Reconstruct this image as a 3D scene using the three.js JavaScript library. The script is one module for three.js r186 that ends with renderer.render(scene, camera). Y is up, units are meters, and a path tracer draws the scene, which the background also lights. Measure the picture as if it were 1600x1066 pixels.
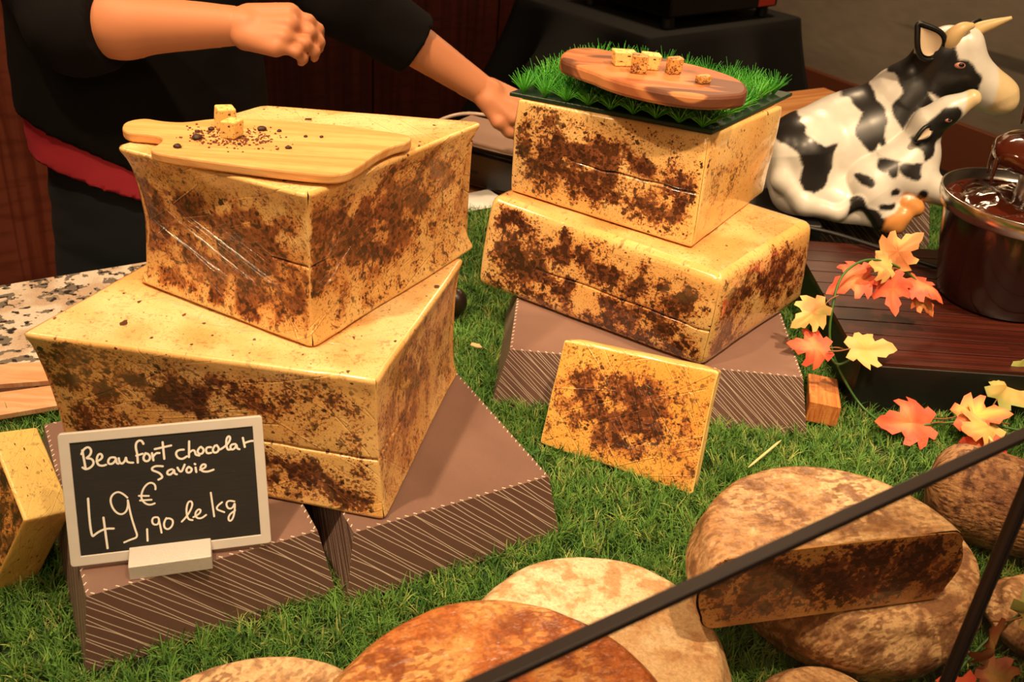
import * as THREE from 'three';
import { RectAreaLightUniformsLib } from 'three/addons/lights/RectAreaLightUniformsLib.js';
import { RoundedBoxGeometry } from 'three/addons/geometries/RoundedBoxGeometry.js';
import { mergeGeometries } from 'three/addons/utils/BufferGeometryUtils.js';

// ---------------------------------------------------------------- camera, lights, exposure
const scene = new THREE.Scene();
const renderer = new THREE.WebGLRenderer();
renderer.toneMapping = THREE.LinearToneMapping;
renderer.toneMappingExposure = 0.72;
renderer.shadowMap.enabled = true;
RectAreaLightUniformsLib.init();
const V = (x, y, z) => new THREE.Vector3(x, y, z);
const rad = (d) => d * Math.PI / 180;

const camera = new THREE.PerspectiveCamera(2 * Math.atan(533 / 1556) * 180 / Math.PI, 1600 / 1066, 0.02, 40);
camera.position.set(0, 0.8, 0);
camera.rotation.order = 'YXZ';
camera.rotation.set(rad(-30), 0, rad(4.6));
camera.focus = 1.22; camera.userData.fStop = 11;
scene.background = new THREE.Color(0x000000);

const FLOOR = -0.86, CEIL = 1.95, TURN = rad(33);          // the counter top is y = 0; counter and room are turned by TURN
const U = V(Math.cos(TURN), 0, -Math.sin(TURN)), N = V(Math.sin(TURN), 0, Math.cos(TURN));
const un = (u, n, y = 0) => V(U.x * u + N.x * n, y, U.z * u + N.z * n);
const WARM = new THREE.Color().setRGB(1.0, 0.70, 0.41);

// ceiling spots over the counter: [x, z, target x, target z, intensity, cone degrees]
const SPOTS = [
  [-0.66, -0.50, -0.30, -0.95, 12, 36],
  [0.36, -0.36, 0.30, -1.05, 13, 30],
  [0.95, -0.95, 0.70, -1.62, 17, 32],
  [-0.55, -1.12, -0.45, -1.70, 10, 32],
];
// soft warm ceiling panels of the hall behind the viewer: [u, n, width, depth, intensity]
const PANELS = [[-0.9, 1.1, 1.2, 1.2, 5.6, 'square ceiling light panel behind the viewer on the wood wall side'], [1.2, 0.9, 1.2, 1.2, 5.2, 'square ceiling light panel behind the viewer on the fountain side'], [-0.5, -2.1, 0.5, 0.5, 34, 'small ceiling light panel near the wood panelled wall'], [2.6, -2.6, 0.6, 0.6, 46, 'small ceiling light panel near the grey wall']];

// ---------------------------------------------------------------- helpers
let seed = 7;
const rnd = () => { seed = (seed * 1664525 + 1013904223) >>> 0; return seed / 4294967296; };
const rr = (a, b) => a + (b - a) * rnd();
const clamp = (x, a = 0, b = 1) => Math.min(b, Math.max(a, x));
const sm = (a, b, x) => { const t = clamp((x - a) / (b - a)); return t * t * (3 - 2 * t); };
const mix = (a, b, t) => a + (b - a) * t;
const hash = (x, y, z) => { let h = (Math.imul(x, 374761393) + Math.imul(y, 668265263) + Math.imul(z, 2147483647 ^ 0x5bd1e995)) | 0; h = Math.imul(h ^ (h >>> 13), 1274126177); return ((h ^ (h >>> 16)) >>> 0) / 4294967296; };
function noise(x, y, z = 0) {
  const X = Math.floor(x), Y = Math.floor(y), Z = Math.floor(z); let fx = x - X, fy = y - Y, fz = z - Z;
  fx = fx * fx * (3 - 2 * fx); fy = fy * fy * (3 - 2 * fy); fz = fz * fz * (3 - 2 * fz);
  const a = mix(mix(hash(X, Y, Z), hash(X + 1, Y, Z), fx), mix(hash(X, Y + 1, Z), hash(X + 1, Y + 1, Z), fx), fy);
  const b = mix(mix(hash(X, Y, Z + 1), hash(X + 1, Y, Z + 1), fx), mix(hash(X, Y + 1, Z + 1), hash(X + 1, Y + 1, Z + 1), fx), fy);
  return mix(a, b, fz);
}
const fbm = (x, y, z = 0, o = 4) => { let s = 0, a = 0.5, t = 0; for (let i = 0; i < o; i++) { s += a * noise(x, y, z + i * 7.3); t += a; x *= 2.03; y *= 2.03; z *= 2.03; a *= 0.5; } return s / t; };

const taken = new Map();
function numbered(name) { const k = taken.get(name) || 0; taken.set(name, k + 1); return k ? name + '_' + String(k).padStart(3, '0') : name; }
function info(o, label, category, group) { o.userData = { label, category }; if (group) o.userData.group = group; return o; }
function thing(name, label, category, pos = [0, 0, 0], turn = 0, group) {
  const o = new THREE.Group(); o.name = numbered(name); o.position.set(...pos); o.rotation.y = turn; scene.add(o);
  return info(o, label, category, group);
}
function part(name, geo, mat, parent, label) {
  const m = new THREE.Mesh(geo, mat); m.name = name; m.castShadow = m.receiveShadow = true; parent.add(m);
  if (label) m.userData.label = label;
  return m;
}
function solo(name, label, category, geo, mat, pos, turn = 0, group) {
  const m = part(numbered(name), geo, mat, scene); m.position.set(...pos); m.rotation.y = turn; info(m, label, category, group); return m;
}
function struct(name, geo, mat, pos = [0, 0, 0], turn = 0) {
  const m = part(name, geo, mat, scene); m.position.set(...pos); m.rotation.y = turn; m.userData.kind = 'structure'; return m;
}
function dup(o, label) { const c = o.clone(); c.name = numbered(o.name.replace(/_\d{3}$/, '')); c.userData = { ...o.userData }; if (label) c.userData.label = label; scene.add(c); return c; }
const std = (color, roughness = 0.7, extra = {}) => new THREE.MeshPhysicalMaterial({ color, roughness, ...extra });
const box = (w, h, d, r = 0.004) => new RoundedBoxGeometry(w, h, d, 2, Math.min(r, w / 2.01, h / 2.01, d / 2.01));
function canvasTex(w, h, draw, srgb = true) {
  const c = document.createElement('canvas'); c.width = w; c.height = h; draw(c.getContext('2d'), w, h);
  const t = new THREE.CanvasTexture(c); t.wrapS = t.wrapT = THREE.RepeatWrapping; if (srgb) t.colorSpace = THREE.SRGBColorSpace; return t;
}
// fills a rectangle of a canvas pixel by pixel; f(u, v) returns [r, g, b] in 0..255
function fillPixels(g, x0, y0, w, h, f) {
  const im = g.createImageData(w, h);
  for (let y = 0; y < h; y++) for (let x = 0; x < w; x++) { const c = f((x + 0.5) / w, 1 - (y + 0.5) / h), k = (y * w + x) * 4; im.data[k] = c[0]; im.data[k + 1] = c[1]; im.data[k + 2] = c[2]; im.data[k + 3] = 255; }
  g.putImageData(im, x0, y0);
}
const lerp3 = (a, b, t) => [mix(a[0], b[0], t), mix(a[1], b[1], t), mix(a[2], b[2], t)];
function geoOf(pos, uv, idx, col) {
  const g = new THREE.BufferGeometry(); g.setAttribute('position', new THREE.Float32BufferAttribute(pos, 3));
  if (uv) g.setAttribute('uv', new THREE.Float32BufferAttribute(uv, 2));
  if (col) g.setAttribute('color', new THREE.Float32BufferAttribute(col, 3));
  g.setIndex(idx); return g;
}
// smooth normals that ignore seams in uv
function smooth(g) {
  g.computeVertexNormals(); const p = g.attributes.position, n = g.attributes.normal, m = new Map();
  const key = (i) => Math.round(p.getX(i) * 2e4) + ',' + Math.round(p.getY(i) * 2e4) + ',' + Math.round(p.getZ(i) * 2e4);
  for (let i = 0; i < p.count; i++) { const k = key(i), a = m.get(k) || [0, 0, 0]; a[0] += n.getX(i); a[1] += n.getY(i); a[2] += n.getZ(i); m.set(k, a); }
  for (let i = 0; i < p.count; i++) { const a = m.get(key(i)), l = Math.hypot(...a) || 1; n.setXYZ(i, a[0] / l, a[1] / l, a[2] / l); }
  return g;
}
const tube = (pts, r, seg = 40, rs = 8, closed = false) => new THREE.TubeGeometry(new THREE.CatmullRomCurve3(pts.map((p) => V(...p)), closed), seg, r, rs, closed);
// tube whose radius follows a list, with closed rounded ends
function taperTube(pts, radii, seg = 40, rs = 10) {
  const c = new THREE.CatmullRomCurve3(pts.map((p) => V(...p))), fr = c.computeFrenetFrames(seg, false), pos = [], idx = [], uv = [];
  for (let i = 0; i <= seg; i++) {
    const t = i / seg, P = c.getPoint(t), k = t * (radii.length - 1), a = Math.min(Math.floor(k), radii.length - 2), r = mix(radii[a], radii[a + 1], k - a);
    for (let j = 0; j <= rs; j++) { const w = j / rs * Math.PI * 2, q = P.clone().addScaledVector(fr.normals[i], Math.cos(w) * r).addScaledVector(fr.binormals[i], Math.sin(w) * r); pos.push(q.x, q.y, q.z); uv.push(j / rs, t); }
  }
  for (let i = 0; i < seg; i++) for (let j = 0; j < rs; j++) { const a = i * (rs + 1) + j, b = a + rs + 1; idx.push(a, a + 1, b, b, a + 1, b + 1); }
  for (const e of [0, seg]) { const P = c.getPoint(e / seg), k = pos.length / 3; pos.push(P.x, P.y, P.z); uv.push(0.5, 0.5); const s = e * (rs + 1); for (let j = 0; j < rs; j++) e ? idx.push(s + j, s + j + 1, k) : idx.push(s + j + 1, s + j, k); }
  return smooth(geoOf(pos, uv, idx));
}

// A hand-cut block: four-sided prism from bottom outline to top outline, rounded edges, hollow or swelling sides, an optional split line.
// Sides and caps have their own rectangles of one texture sheet (REG).
const REG = [[0, 0.5, 0.5, 0.5], [0.5, 0.5, 0.5, 0.5], [0.5, 0, 0.5, 0.5], [0.5, 0, 0.5, 0.5], [0, 0, 0.5, 0.5], [0.5, 0, 0.5, 0.5]];
function block({ bot, top, y0, y1, rc = 0.008, re = 0.006, amp = [0, 0, 0, 0], rough = 0.0012, crack, lip = 0, ns = 26, sag = 0.001, seedAt = 0 }) {
  const outline = (P, i, s) => {               // s 0..1 along side i, from mid-corner to mid-corner
    const A = P[i], B = P[(i + 1) % 4], Z = P[(i + 3) % 4], C = P[(i + 2) % 4];
    const d = (p, q) => { const l = Math.hypot(q[0] - p[0], q[1] - p[1]); return [(q[0] - p[0]) / l, (q[1] - p[1]) / l, l]; };
    const e = d(A, B), ez = d(A, Z), ec = d(B, C), f = rc * 1.2 / e[2];
    const bez = (c, d1, d2, t) => { const a = (1 - t) * (1 - t), b = t * t; return [c[0] + (d1[0] * a + d2[0] * b) * rc, c[1] + (d1[1] * a + d2[1] * b) * rc]; };
    if (s < f) return bez(A, ez, e, 0.5 + 0.5 * s / f);
    if (s > 1 - f) return bez(B, [-e[0], -e[1]], ec, 0.5 * (s - 1 + f) / f);
    const t = (s - f) / (1 - 2 * f), k0 = rc, k1 = e[2] - rc, k = mix(k0, k1, t);
    return [A[0] + e[0] * k, A[1] + e[1] * k];
  };
  const H = y1 - y0, rows = [];
  for (let k = 0; k <= 3; k++) { const a = k / 3 * Math.PI / 2; rows.push([re * (1 - Math.sin(a)), re * (1 - Math.cos(a)), 0]); }
  let mid = []; for (let k = 1; k < 16; k++) mid.push(re / H + (1 - 2 * re / H) * k / 16);
  if (crack) { mid = mid.filter((v) => Math.abs(v - crack.v) > 0.025); for (const d of [-0.02, -0.009, -0.003, 0.003, 0.009, 0.02]) mid.push(crack.v + d); mid.sort((a, b) => a - b); }
  for (const v of mid) rows.push([0, v * H, crack && Math.abs(v - crack.v) < 0.0045 ? crack.depth : crack && Math.abs(v - crack.v) < 0.012 ? crack.depth * 0.15 : 0]);
  for (let k = 3; k >= 0; k--) { const a = k / 3 * Math.PI / 2; rows.push([re * (1 - Math.sin(a)), H - re * (1 - Math.cos(a)), 0]); }
  const pos = [], uv = [], idx = [], cx = (P) => P.reduce((s, p) => [s[0] + p[0] / 4, s[1] + p[1] / 4], [0, 0]), cb = cx(bot), ct = cx(top);
  const ring = (i, s, row) => {
    const v = row[1] / H, a = outline(bot, i, s), b = outline(top, i, s), h = 0.01;
    const P = [mix(a[0], b[0], v), mix(a[1], b[1], v)];
    const A = outline(top, i, Math.max(0, s - h)), B = outline(top, i, Math.min(1, s + h)), tx = B[0] - A[0], tz = B[1] - A[1], l = Math.hypot(tx, tz);
    let n = [-tz / l, tx / l];
    const w = sm(0, 0.12, s) * sm(1, 0.88, s), a0 = (amp[i] + amp[(i + 3) % 4]) / 2, a1 = (amp[i] + amp[(i + 1) % 4]) / 2;
    const am = mix(s < 0.5 ? a0 : a1, amp[i], w), prof = 1 - (2 * v - 1) ** 2;
    let off = am * prof - row[0] + lip * (Math.exp(-((v - 1) ** 2) / 0.006) + Math.exp(-(v * v) / 0.006));
    off += (fbm(P[0] * 28, P[1] * 28, row[1] * 28 + seedAt, 3) - 0.5) * 2 * rough + (fbm(P[0] * 8, P[1] * 8, row[1] * 8 + seedAt, 2) - 0.5) * 4 * rough;
    let y = row[1];
    if (crack) { const c = crack.sides?.[i]; if (c) { const k = sm(c[0], c[0] + 0.06, s) * (c[1] >= 1 ? 1 : sm(c[1], c[1] - 0.06, s)); off -= row[2] * k; } y += (fbm(P[0] * 30, P[1] * 30, 3 + seedAt, 3) - 0.5) * 0.008 * Math.exp(-((v - crack.v) ** 2) / 0.004); }
    return [P[0] + n[0] * off, y0 + y, P[1] + n[1] * off];
  };
  for (let i = 0; i < 4; i++) {
    const base = pos.length / 3, R = REG[i];
    for (const row of rows) for (let j = 0; j <= ns; j++) { const s0 = j / ns, s = s0 + 0.85 * Math.sin(s0 * Math.PI * 2) / (Math.PI * 2) * -1; pos.push(...ring(i, s, row)); uv.push(R[0] + R[2] * clamp(s, 0.004, 0.996), R[1] + R[3] * clamp(row[1] / H, 0.006, 0.994)); }
    for (let r = 0; r < rows.length - 1; r++) for (let j = 0; j < ns; j++) { const a = base + r * (ns + 1) + j, b = a + ns + 1; idx.push(a, a + 1, b, b, a + 1, b + 1); }
  }
  for (const [row, P, c, R, up] of [[rows[rows.length - 1], top, ct, REG[4], 1], [rows[0], bot, cb, REG[5], 0]]) {
    const base = pos.length / 3, per = []; for (let i = 0; i < 4; i++) for (let j = 0; j < ns; j++) { const s0 = j / ns; per.push(ring(i, s0 - 0.85 * Math.sin(s0 * Math.PI * 2) / (Math.PI * 2), row)); }
    const xs = P.map((p) => p[0]), zs = P.map((p) => p[1]), x0 = Math.min(...xs) - 0.01, x1 = Math.max(...xs) + 0.01, z0 = Math.min(...zs) - 0.01, z1 = Math.max(...zs) + 0.01, RN = 10;
    for (let k = 0; k <= RN; k++) for (const q of per) { const t = k / RN, x = mix(q[0], c[0], t), z = mix(q[2], c[1], t); let y = q[1]; if (up && k) y += (fbm(x * 14, z * 14, 9 + seedAt, 3) - 0.5) * 0.004 * Math.min(1, t * 3) - sag * Math.min(1, t * 3); pos.push(x, y, z); uv.push(R[0] + R[2] * (x - x0) / (x1 - x0), R[1] + R[3] * (z1 - z) / (z1 - z0)); }
    const M = per.length; for (let k = 0; k < RN; k++) for (let j = 0; j < M; j++) { const a = base + k * M + j, b = base + k * M + (j + 1) % M; up ? idx.push(a, b, a + M, a + M, b, b + M) : idx.push(b, a, a + M, b, a + M, b + M); }
  }
  return smooth(geoOf(pos, uv, idx));
}
// smooth-blended solids meshed on a grid (surface nets)
function netMesh(sdf, lo, hi, cell, colour) {
  const n = [0, 1, 2].map((k) => Math.ceil((hi[k] - lo[k]) / cell) + 1), [nx, ny, nz] = n, f = new Float32Array(nx * ny * nz);
  for (let k = 0, q = 0; k < nz; k++) for (let j = 0; j < ny; j++) for (let i = 0; i < nx; i++, q++) f[q] = sdf(lo[0] + i * cell, lo[1] + j * cell, lo[2] + k * cell);
  const id = new Int32Array(f.length).fill(-1), pos = [], idx = [], at = (i, j, k) => i + nx * (j + ny * k);
  for (let k = 0; k < nz - 1; k++) for (let j = 0; j < ny - 1; j++) for (let i = 0; i < nx - 1; i++) {
    let c = 0, X = 0, Y = 0, Z = 0, neg = 0;
    for (let m = 0; m < 8; m++) if (f[at(i + (m & 1), j + (m >> 1 & 1), k + (m >> 2))] < 0) neg++;
    if (!neg || neg === 8) continue;
    for (let m = 0; m < 8; m++) for (let d = 0; d < 3; d++) { if (m >> d & 1) continue; const m2 = m | 1 << d, a = f[at(i + (m & 1), j + (m >> 1 & 1), k + (m >> 2))], b = f[at(i + (m2 & 1), j + (m2 >> 1 & 1), k + (m2 >> 2))]; if ((a < 0) === (b < 0)) continue; const t = a / (a - b); X += (m & 1) + (d === 0 ? t : 0); Y += (m >> 1 & 1) + (d === 1 ? t : 0); Z += (m >> 2) + (d === 2 ? t : 0); c++; }
    id[at(i, j, k)] = pos.length / 3; pos.push(lo[0] + (i + X / c) * cell, lo[1] + (j + Y / c) * cell, lo[2] + (k + Z / c) * cell);
  }
  for (let k = 1; k < nz - 1; k++) for (let j = 1; j < ny - 1; j++) for (let i = 1; i < nx - 1; i++) {
    const a = f[at(i, j, k)] < 0, quad = (p, q, r, s, flip) => { if (p < 0 || q < 0 || r < 0 || s < 0) return; flip ? idx.push(p, q, r, p, r, s) : idx.push(p, r, q, p, s, r); };
    if (a !== f[at(i + 1, j, k)] < 0) quad(id[at(i, j - 1, k - 1)], id[at(i, j, k - 1)], id[at(i, j, k)], id[at(i, j - 1, k)], a);
    if (a !== f[at(i, j + 1, k)] < 0) quad(id[at(i - 1, j, k - 1)], id[at(i - 1, j, k)], id[at(i, j, k)], id[at(i, j, k - 1)], a);
    if (a !== f[at(i, j, k + 1)] < 0) quad(id[at(i - 1, j - 1, k)], id[at(i, j - 1, k)], id[at(i, j, k)], id[at(i - 1, j, k)], a);
  }
  const nor = [], col = [], e = cell * 0.5;
  for (let q = 0; q < pos.length; q += 3) {
    const [x, y, z] = [pos[q], pos[q + 1], pos[q + 2]], g = [sdf(x + e, y, z) - sdf(x - e, y, z), sdf(x, y + e, z) - sdf(x, y - e, z), sdf(x, y, z + e) - sdf(x, y, z - e)], l = Math.hypot(...g) || 1;
    nor.push(g[0] / l, g[1] / l, g[2] / l); if (colour) col.push(...colour(x, y, z));
  }
  const g = geoOf(pos, null, idx, colour ? col : null); g.setAttribute('normal', new THREE.Float32BufferAttribute(nor, 3)); return g;
}
const cone = (a, b, r1, r2) => { const d = [b[0] - a[0], b[1] - a[1], b[2] - a[2]], l2 = d[0] ** 2 + d[1] ** 2 + d[2] ** 2; return (x, y, z) => { const px = x - a[0], py = y - a[1], pz = z - a[2], t = clamp((px * d[0] + py * d[1] + pz * d[2]) / l2); return Math.hypot(px - d[0] * t, py - d[1] * t, pz - d[2] * t) - mix(r1, r2, t); }; };
const chain = (list) => { const o = []; for (let i = 0; i < list.length - 1; i++) o.push(cone(list[i], list[i + 1], list[i][3], list[i + 1][3])); return o; };
const smin = (a, b, k) => { const h = Math.max(k - Math.abs(a - b), 0) / k; return Math.min(a, b) - h * h * k * 0.25; };
const blend = (fs, k) => (x, y, z) => { let d = fs[0](x, y, z); for (let i = 1; i < fs.length; i++) d = smin(d, fs[i](x, y, z), k); return d; };
const shift = (g, p) => g.translate(-p[0], -p[1], -p[2]);

// ---------------------------------------------------------------- shared materials
function woodTex(a, b, c, sx = 3, sy = 40, s = 1) {
  return canvasTex(512, 512, (g) => fillPixels(g, 0, 0, 512, 512, (u, v) => {
    const w = fbm(u * sx + s, v * 4 + s, 1, 3), gr = fbm(u * sx * 1.5 + s * 3 + w * 0.6, v * sy + w * 6, 4, 4), k = fbm(u * 20, v * 300, s, 2);
    return lerp3(lerp3(a, b, sm(0.3, 0.72, gr)), c, 0.35 * sm(0.45, 0.8, k));
  }));
}
const graniteTex = canvasTex(1024, 1024, (g) => fillPixels(g, 0, 0, 1024, 1024, (u, v) => {
  const n = fbm(u * 34, v * 34, 2, 3), m = fbm(u * 55 + 9, v * 55, 8, 3), k = fbm(u * 12, v * 12, 5, 2), f = noise(u * 400, v * 400, 3);
  let c = lerp3([222, 208, 190], [196, 172, 148], sm(0.35, 0.65, k)); c = lerp3(c, [118, 110, 100], sm(0.54, 0.59, n)); c = lerp3(c, [52, 48, 44], sm(0.6, 0.65, m) * sm(0.46, 0.56, n));
  return c.map((q) => q * (0.92 + 0.14 * f));
}));
graniteTex.repeat.set(2.2, 2.2);
const wallTex = woodTex([160, 84, 62], [126, 60, 42], [96, 44, 30], 26, 3, 3);
const M = {
  granite: std(0xffffff, 0.25, { map: graniteTex }),
  floor: std(0x3a2a22, 0.6), ceiling: std(0xd8cfc2, 0.9), plaster: std(0x9a9086, 0.85), wallWood: std(0xffffff, 0.45, { map: wallTex }), brownSkirt: std(0x7a4128, 0.6),
  black: std(0x131211, 0.5), blackGloss: std(0x0c0b0b, 0.25), steel: std(0xcfcac2, 0.22, { metalness: 1 }),
};
// ---------------------------------------------------------------- the room (turned with the counter)
{
  const wallAt = (name, u0, u1, n, mat, y0 = FLOOR, y1 = CEIL, th = 0.12) => struct(name, new THREE.BoxGeometry(u1 - u0, y1 - y0, th), mat, un((u0 + u1) / 2, n, (y0 + y1) / 2).toArray(), TURN);
  const fl = struct('floor', new THREE.BoxGeometry(9, 0.1, 9.2), M.floor, un(0.2, 0.2, FLOOR - 0.05).toArray(), TURN);
  struct('ceiling', new THREE.BoxGeometry(9, 0.1, 9.2), M.ceiling, un(0.2, 0.2, CEIL + 0.05).toArray(), TURN);
  const wb = wallAt('wall_back', -4.0, 4.0, -4.1, M.wallWood);
  const pan = new THREE.BoxGeometry(0.612, CEIL - FLOOR - 0.02, 0.03), pm = [0, 1, 2].map((k) => { const t = wallTex.clone(); t.offset.set(k * 0.31, k * 0.17); t.repeat.set(0.6, 1); return std([0xffffff, 0xf0e6e2, 0xf8f4f0][k], 0.42, { map: t }); }), pd = pm.map((m) => { const q = m.clone(); q.color.set(0x7a6a66); return q; });
  for (let k = 0; k < 12; k++) { const p = part('panel', pan, (k < 4 ? pm : pd)[k % 3], wb, k < 4 ? 'reddish mahogany panel' : 'dark brown panel'); p.position.set(-3.5 + 0.62 * k, 0, 0.075); }
  const wp = wallAt('wall_partition', -3.9, 0.62, -2.72, M.wallWood, FLOOR, CEIL, 0.1); for (let k = 0; k < 7; k++) part('panel', new THREE.BoxGeometry(0.638, CEIL - FLOOR - 0.02, 0.02), pm[k % 3], wp, 'reddish mahogany panel').position.set(2.26 - 0.322 - 0.646 * k, 0, 0.061);
  wallAt('wall_front', -4.0, 4.0, 4.5, M.plaster);
  struct('wall_left', new THREE.BoxGeometry(0.12, CEIL - FLOOR, 8.5), M.wallWood, un(-4.0, 0.2, (CEIL + FLOOR) / 2).toArray(), TURN);
  struct('wall_right', new THREE.BoxGeometry(0.12, CEIL - FLOOR, 8.5), std(0xa99f92, 0.9, { bumpScale: 0.002, map: canvasTex(512, 512, (g) => fillPixels(g, 0, 0, 512, 512, (u, v) => { const n = fbm(u * 9, v * 9, 2, 5), d = noise(u * 160, v * 160, 6), s = sm(0.66, 0.74, fbm(u * 5 + 3, v * 26, 11, 3)); return [228, 222, 212].map((q) => q * (0.8 + 0.25 * n + 0.08 * d - 0.28 * s)); })) }), un(3.92, 0.2, (CEIL + FLOOR) / 2).toArray(), TURN);
  const bb = struct('baseboard_right', box(0.03, 0.22, 8.2, 0.006), M.brownSkirt, un(3.845, 0.4, -0.5).toArray(), TURN);
  struct('trim_1', box(0.08, 0.3, 8.2, 0.006), std(0x1a1614, 0.7), un(3.82, 0.4, FLOOR + 0.11).toArray(), TURN);
}
// ceiling spots and panels
SPOTS.forEach(([x, z, tx, tz, power, cone_], i) => {
  const g = thing('ceiling_spot', ['recessed ceiling spot lamp above the left cheese stack', 'recessed ceiling spot lamp above the right cheese stack', 'recessed ceiling spot lamp above the chocolate fountain', 'recessed ceiling spot lamp above the person'][i], 'lamp', [x, CEIL, z]);
  part('housing', new THREE.CylinderGeometry(0.07, 0.07, 0.05, 24, 1, true).translate(0, -0.025, 0), std(0xdddddd, 0.4, { metalness: 0.8, side: THREE.DoubleSide }), g);
  part('lens', new THREE.CylinderGeometry(0.055, 0.055, 0.01, 24).translate(0, -0.008, 0), new THREE.MeshStandardMaterial({ color: 0xfff0d0, emissive: WARM, emissiveIntensity: 6 }), g);
  const l = new THREE.SpotLight(WARM, power, 0, rad(cone_), 0.7, 2); l.position.set(x, CEIL - 0.03, z); l.target.position.set(tx, 0.1, tz); l.castShadow = true; l.shadow.radius = 2.2; l.shadow.mapSize.set(2048, 2048); scene.add(l, l.target);
});
PANELS.forEach(([u, n, w, d, power, label], i) => {
  const p = un(u, n, CEIL - 0.02), g = thing('ceiling_light_panel', label, 'ceiling light', p.toArray(), TURN);
  part('frame', mergeGeometries([[0, -d / 2, w, 0.03], [0, d / 2, w, 0.03]].map(([x, z, a, b]) => new THREE.BoxGeometry(a, 0.03, b).translate(x, 0, z)).concat([-w / 2, w / 2].map((x) => new THREE.BoxGeometry(0.03, 0.03, d).translate(x, 0, 0)))), std(0xe8e4de, 0.6), g);
  part('diffuser', new THREE.BoxGeometry(w - 0.03, 0.008, d - 0.03), new THREE.MeshStandardMaterial({ color: 0xffffff, emissive: WARM, emissiveIntensity: 1.5 }), g);
  const l = new THREE.RectAreaLight(WARM, power, w - 0.04, d - 0.04); l.position.copy(p).setY(p.y - 0.02); l.lookAt(p.x, p.y - 1, p.z); scene.add(l);
});

// ---------------------------------------------------------------- counter, shelf behind, grass mats
{
  const c = thing('granite_counter', 'speckled granite counter under the cheese display', 'counter', un(0.3, -0.9975, FLOOR).toArray(), TURN);
  const slab = part('worktop', new THREE.BoxGeometry(3.6, 0.04, 1.365, 1, 1, 1), M.granite, c); slab.position.y = -FLOOR - 0.028; const q = slab.geometry.attributes.uv, sp = slab.geometry.attributes.position; for (let i = 0; i < q.count; i++) q.setXY(i, sp.getX(i) + sp.getY(i), sp.getZ(i));
  part('cabinet', box(3.5, 0.8, 1.26, 0.01), std(0x2a1a14, 0.6), c).position.y = 0.405;
}
{
  const s = thing('service_shelf', 'orange wooden service shelf behind the granite counter', 'shelf', un(1.55, -1.93, FLOOR).toArray(), TURN);
  const t = woodTex([226, 160, 92], [196, 124, 62], [172, 104, 50], 3, 26, 5);
  part('shelf_board', box(1.9, 0.03, 0.46, 0.004), std(0xffffff, 0.5, { map: t }), s).position.y = -FLOOR - 0.03;
  for (const x of [-0.86, 0.86]) part('leg', box(0.05, -FLOOR - 0.046, 0.4), std(0x8a5a34, 0.6), s).position.set(x, (-FLOOR - 0.046) / 2, 0);
}
// artificial turf: backing sheet and uncountable curled blades
function bladeTuft(k) {
  const pos = [], idx = [];
  for (let b = 0; b < 7; b++) {
    const a = rr(0, 6.28), lean = rr(0.35, 1.25), len = rr(0.016, 0.03), w = rr(0.0008, 0.0013), ox = rr(-0.005, 0.005), oz = rr(-0.005, 0.005), curl = rr(-0.9, 1.1), i0 = pos.length / 3;
    const side = [Math.cos(a + 1.57), Math.sin(a + 1.57)]; let x = ox, y = 0, z = oz, t = lean * 0.35, dir = a;
    for (let s = 0; s <= 4; s++) { const ww = w * (1 - s / 4 * 0.85); pos.push(x - side[0] * ww, y, z - side[1] * ww, x + side[0] * ww, y + ww * 0.3, z + side[1] * ww); const L = len / 4; x += Math.cos(dir) * Math.sin(t) * L; z += Math.sin(dir) * Math.sin(t) * L; y += Math.cos(t) * L; t += lean * 0.28; dir += curl * 0.22; }
    for (let s = 0; s < 4; s++) { const p = i0 + s * 2; idx.push(p, p + 1, p + 2, p + 2, p + 1, p + 3); }
  }
  const g = geoOf(pos, null, idx); g.computeVertexNormals(); return g;
}
const bladeMat = std(0xffffff, 0.6, { side: THREE.DoubleSide, specularIntensity: 0.4 });
function grassMat(label, u0, u1, n0, n1, dens) {
  const cu = (u0 + u1) / 2, cn = (n0 + n1) / 2, g = thing('artificial_grass_mat', label, 'grass mat', un(cu, cn, -0.0078).toArray(), TURN);
  part('backing', new THREE.BoxGeometry(u1 - u0, 0.005, n1 - n0), std(0x1d3312, 0.95), g).position.y = 0.0025;
  for (let k = 0; k < 4; k++) {
    const cnt = Math.floor((u1 - u0) * (n1 - n0) * dens / 4), m = new THREE.InstancedMesh(bladeTuft(k), bladeMat, cnt); m.name = 'grass_blades'; m.userData.kind = 'stuff'; m.castShadow = m.receiveShadow = true;
    const o = new THREE.Object3D(), c = new THREE.Color();
    for (let i = 0; i < cnt; i++) {
      o.position.set(rr(-1, 1) * (u1 - u0) / 2, 0.004, rr(-1, 1) * (n1 - n0) / 2); o.rotation.set(rr(-0.35, 0.35), rr(0, 6.28), rr(-0.35, 0.35)); const s = rr(0.7, 1.15); o.scale.set(s, s * rr(0.75, 1.1), s); o.updateMatrix(); m.setMatrixAt(i, o.matrix);
      const t = rnd(), br = rr(0.7, 1.25); c.setRGB(...(t < 0.62 ? [0.13, 0.28, 0.05] : t < 0.88 ? [0.065, 0.18, 0.04] : [0.34, 0.40, 0.11]).map((q) => q * br)); m.setColorAt(i, c);
    }
    g.add(m);
  }
}
grassMat('green artificial grass mat under the chocolate brown pedestals', -0.62, 1.05, -1.25, -0.318, 21000);
grassMat('green artificial grass mat around the right pedestal and the cow', 1.051, 2.06, -1.655, -0.318, 16000);
grassMat('green artificial grass strip running behind the left cheese stack', 0.62, 1.05, -1.655, -1.251, 15000);

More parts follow.
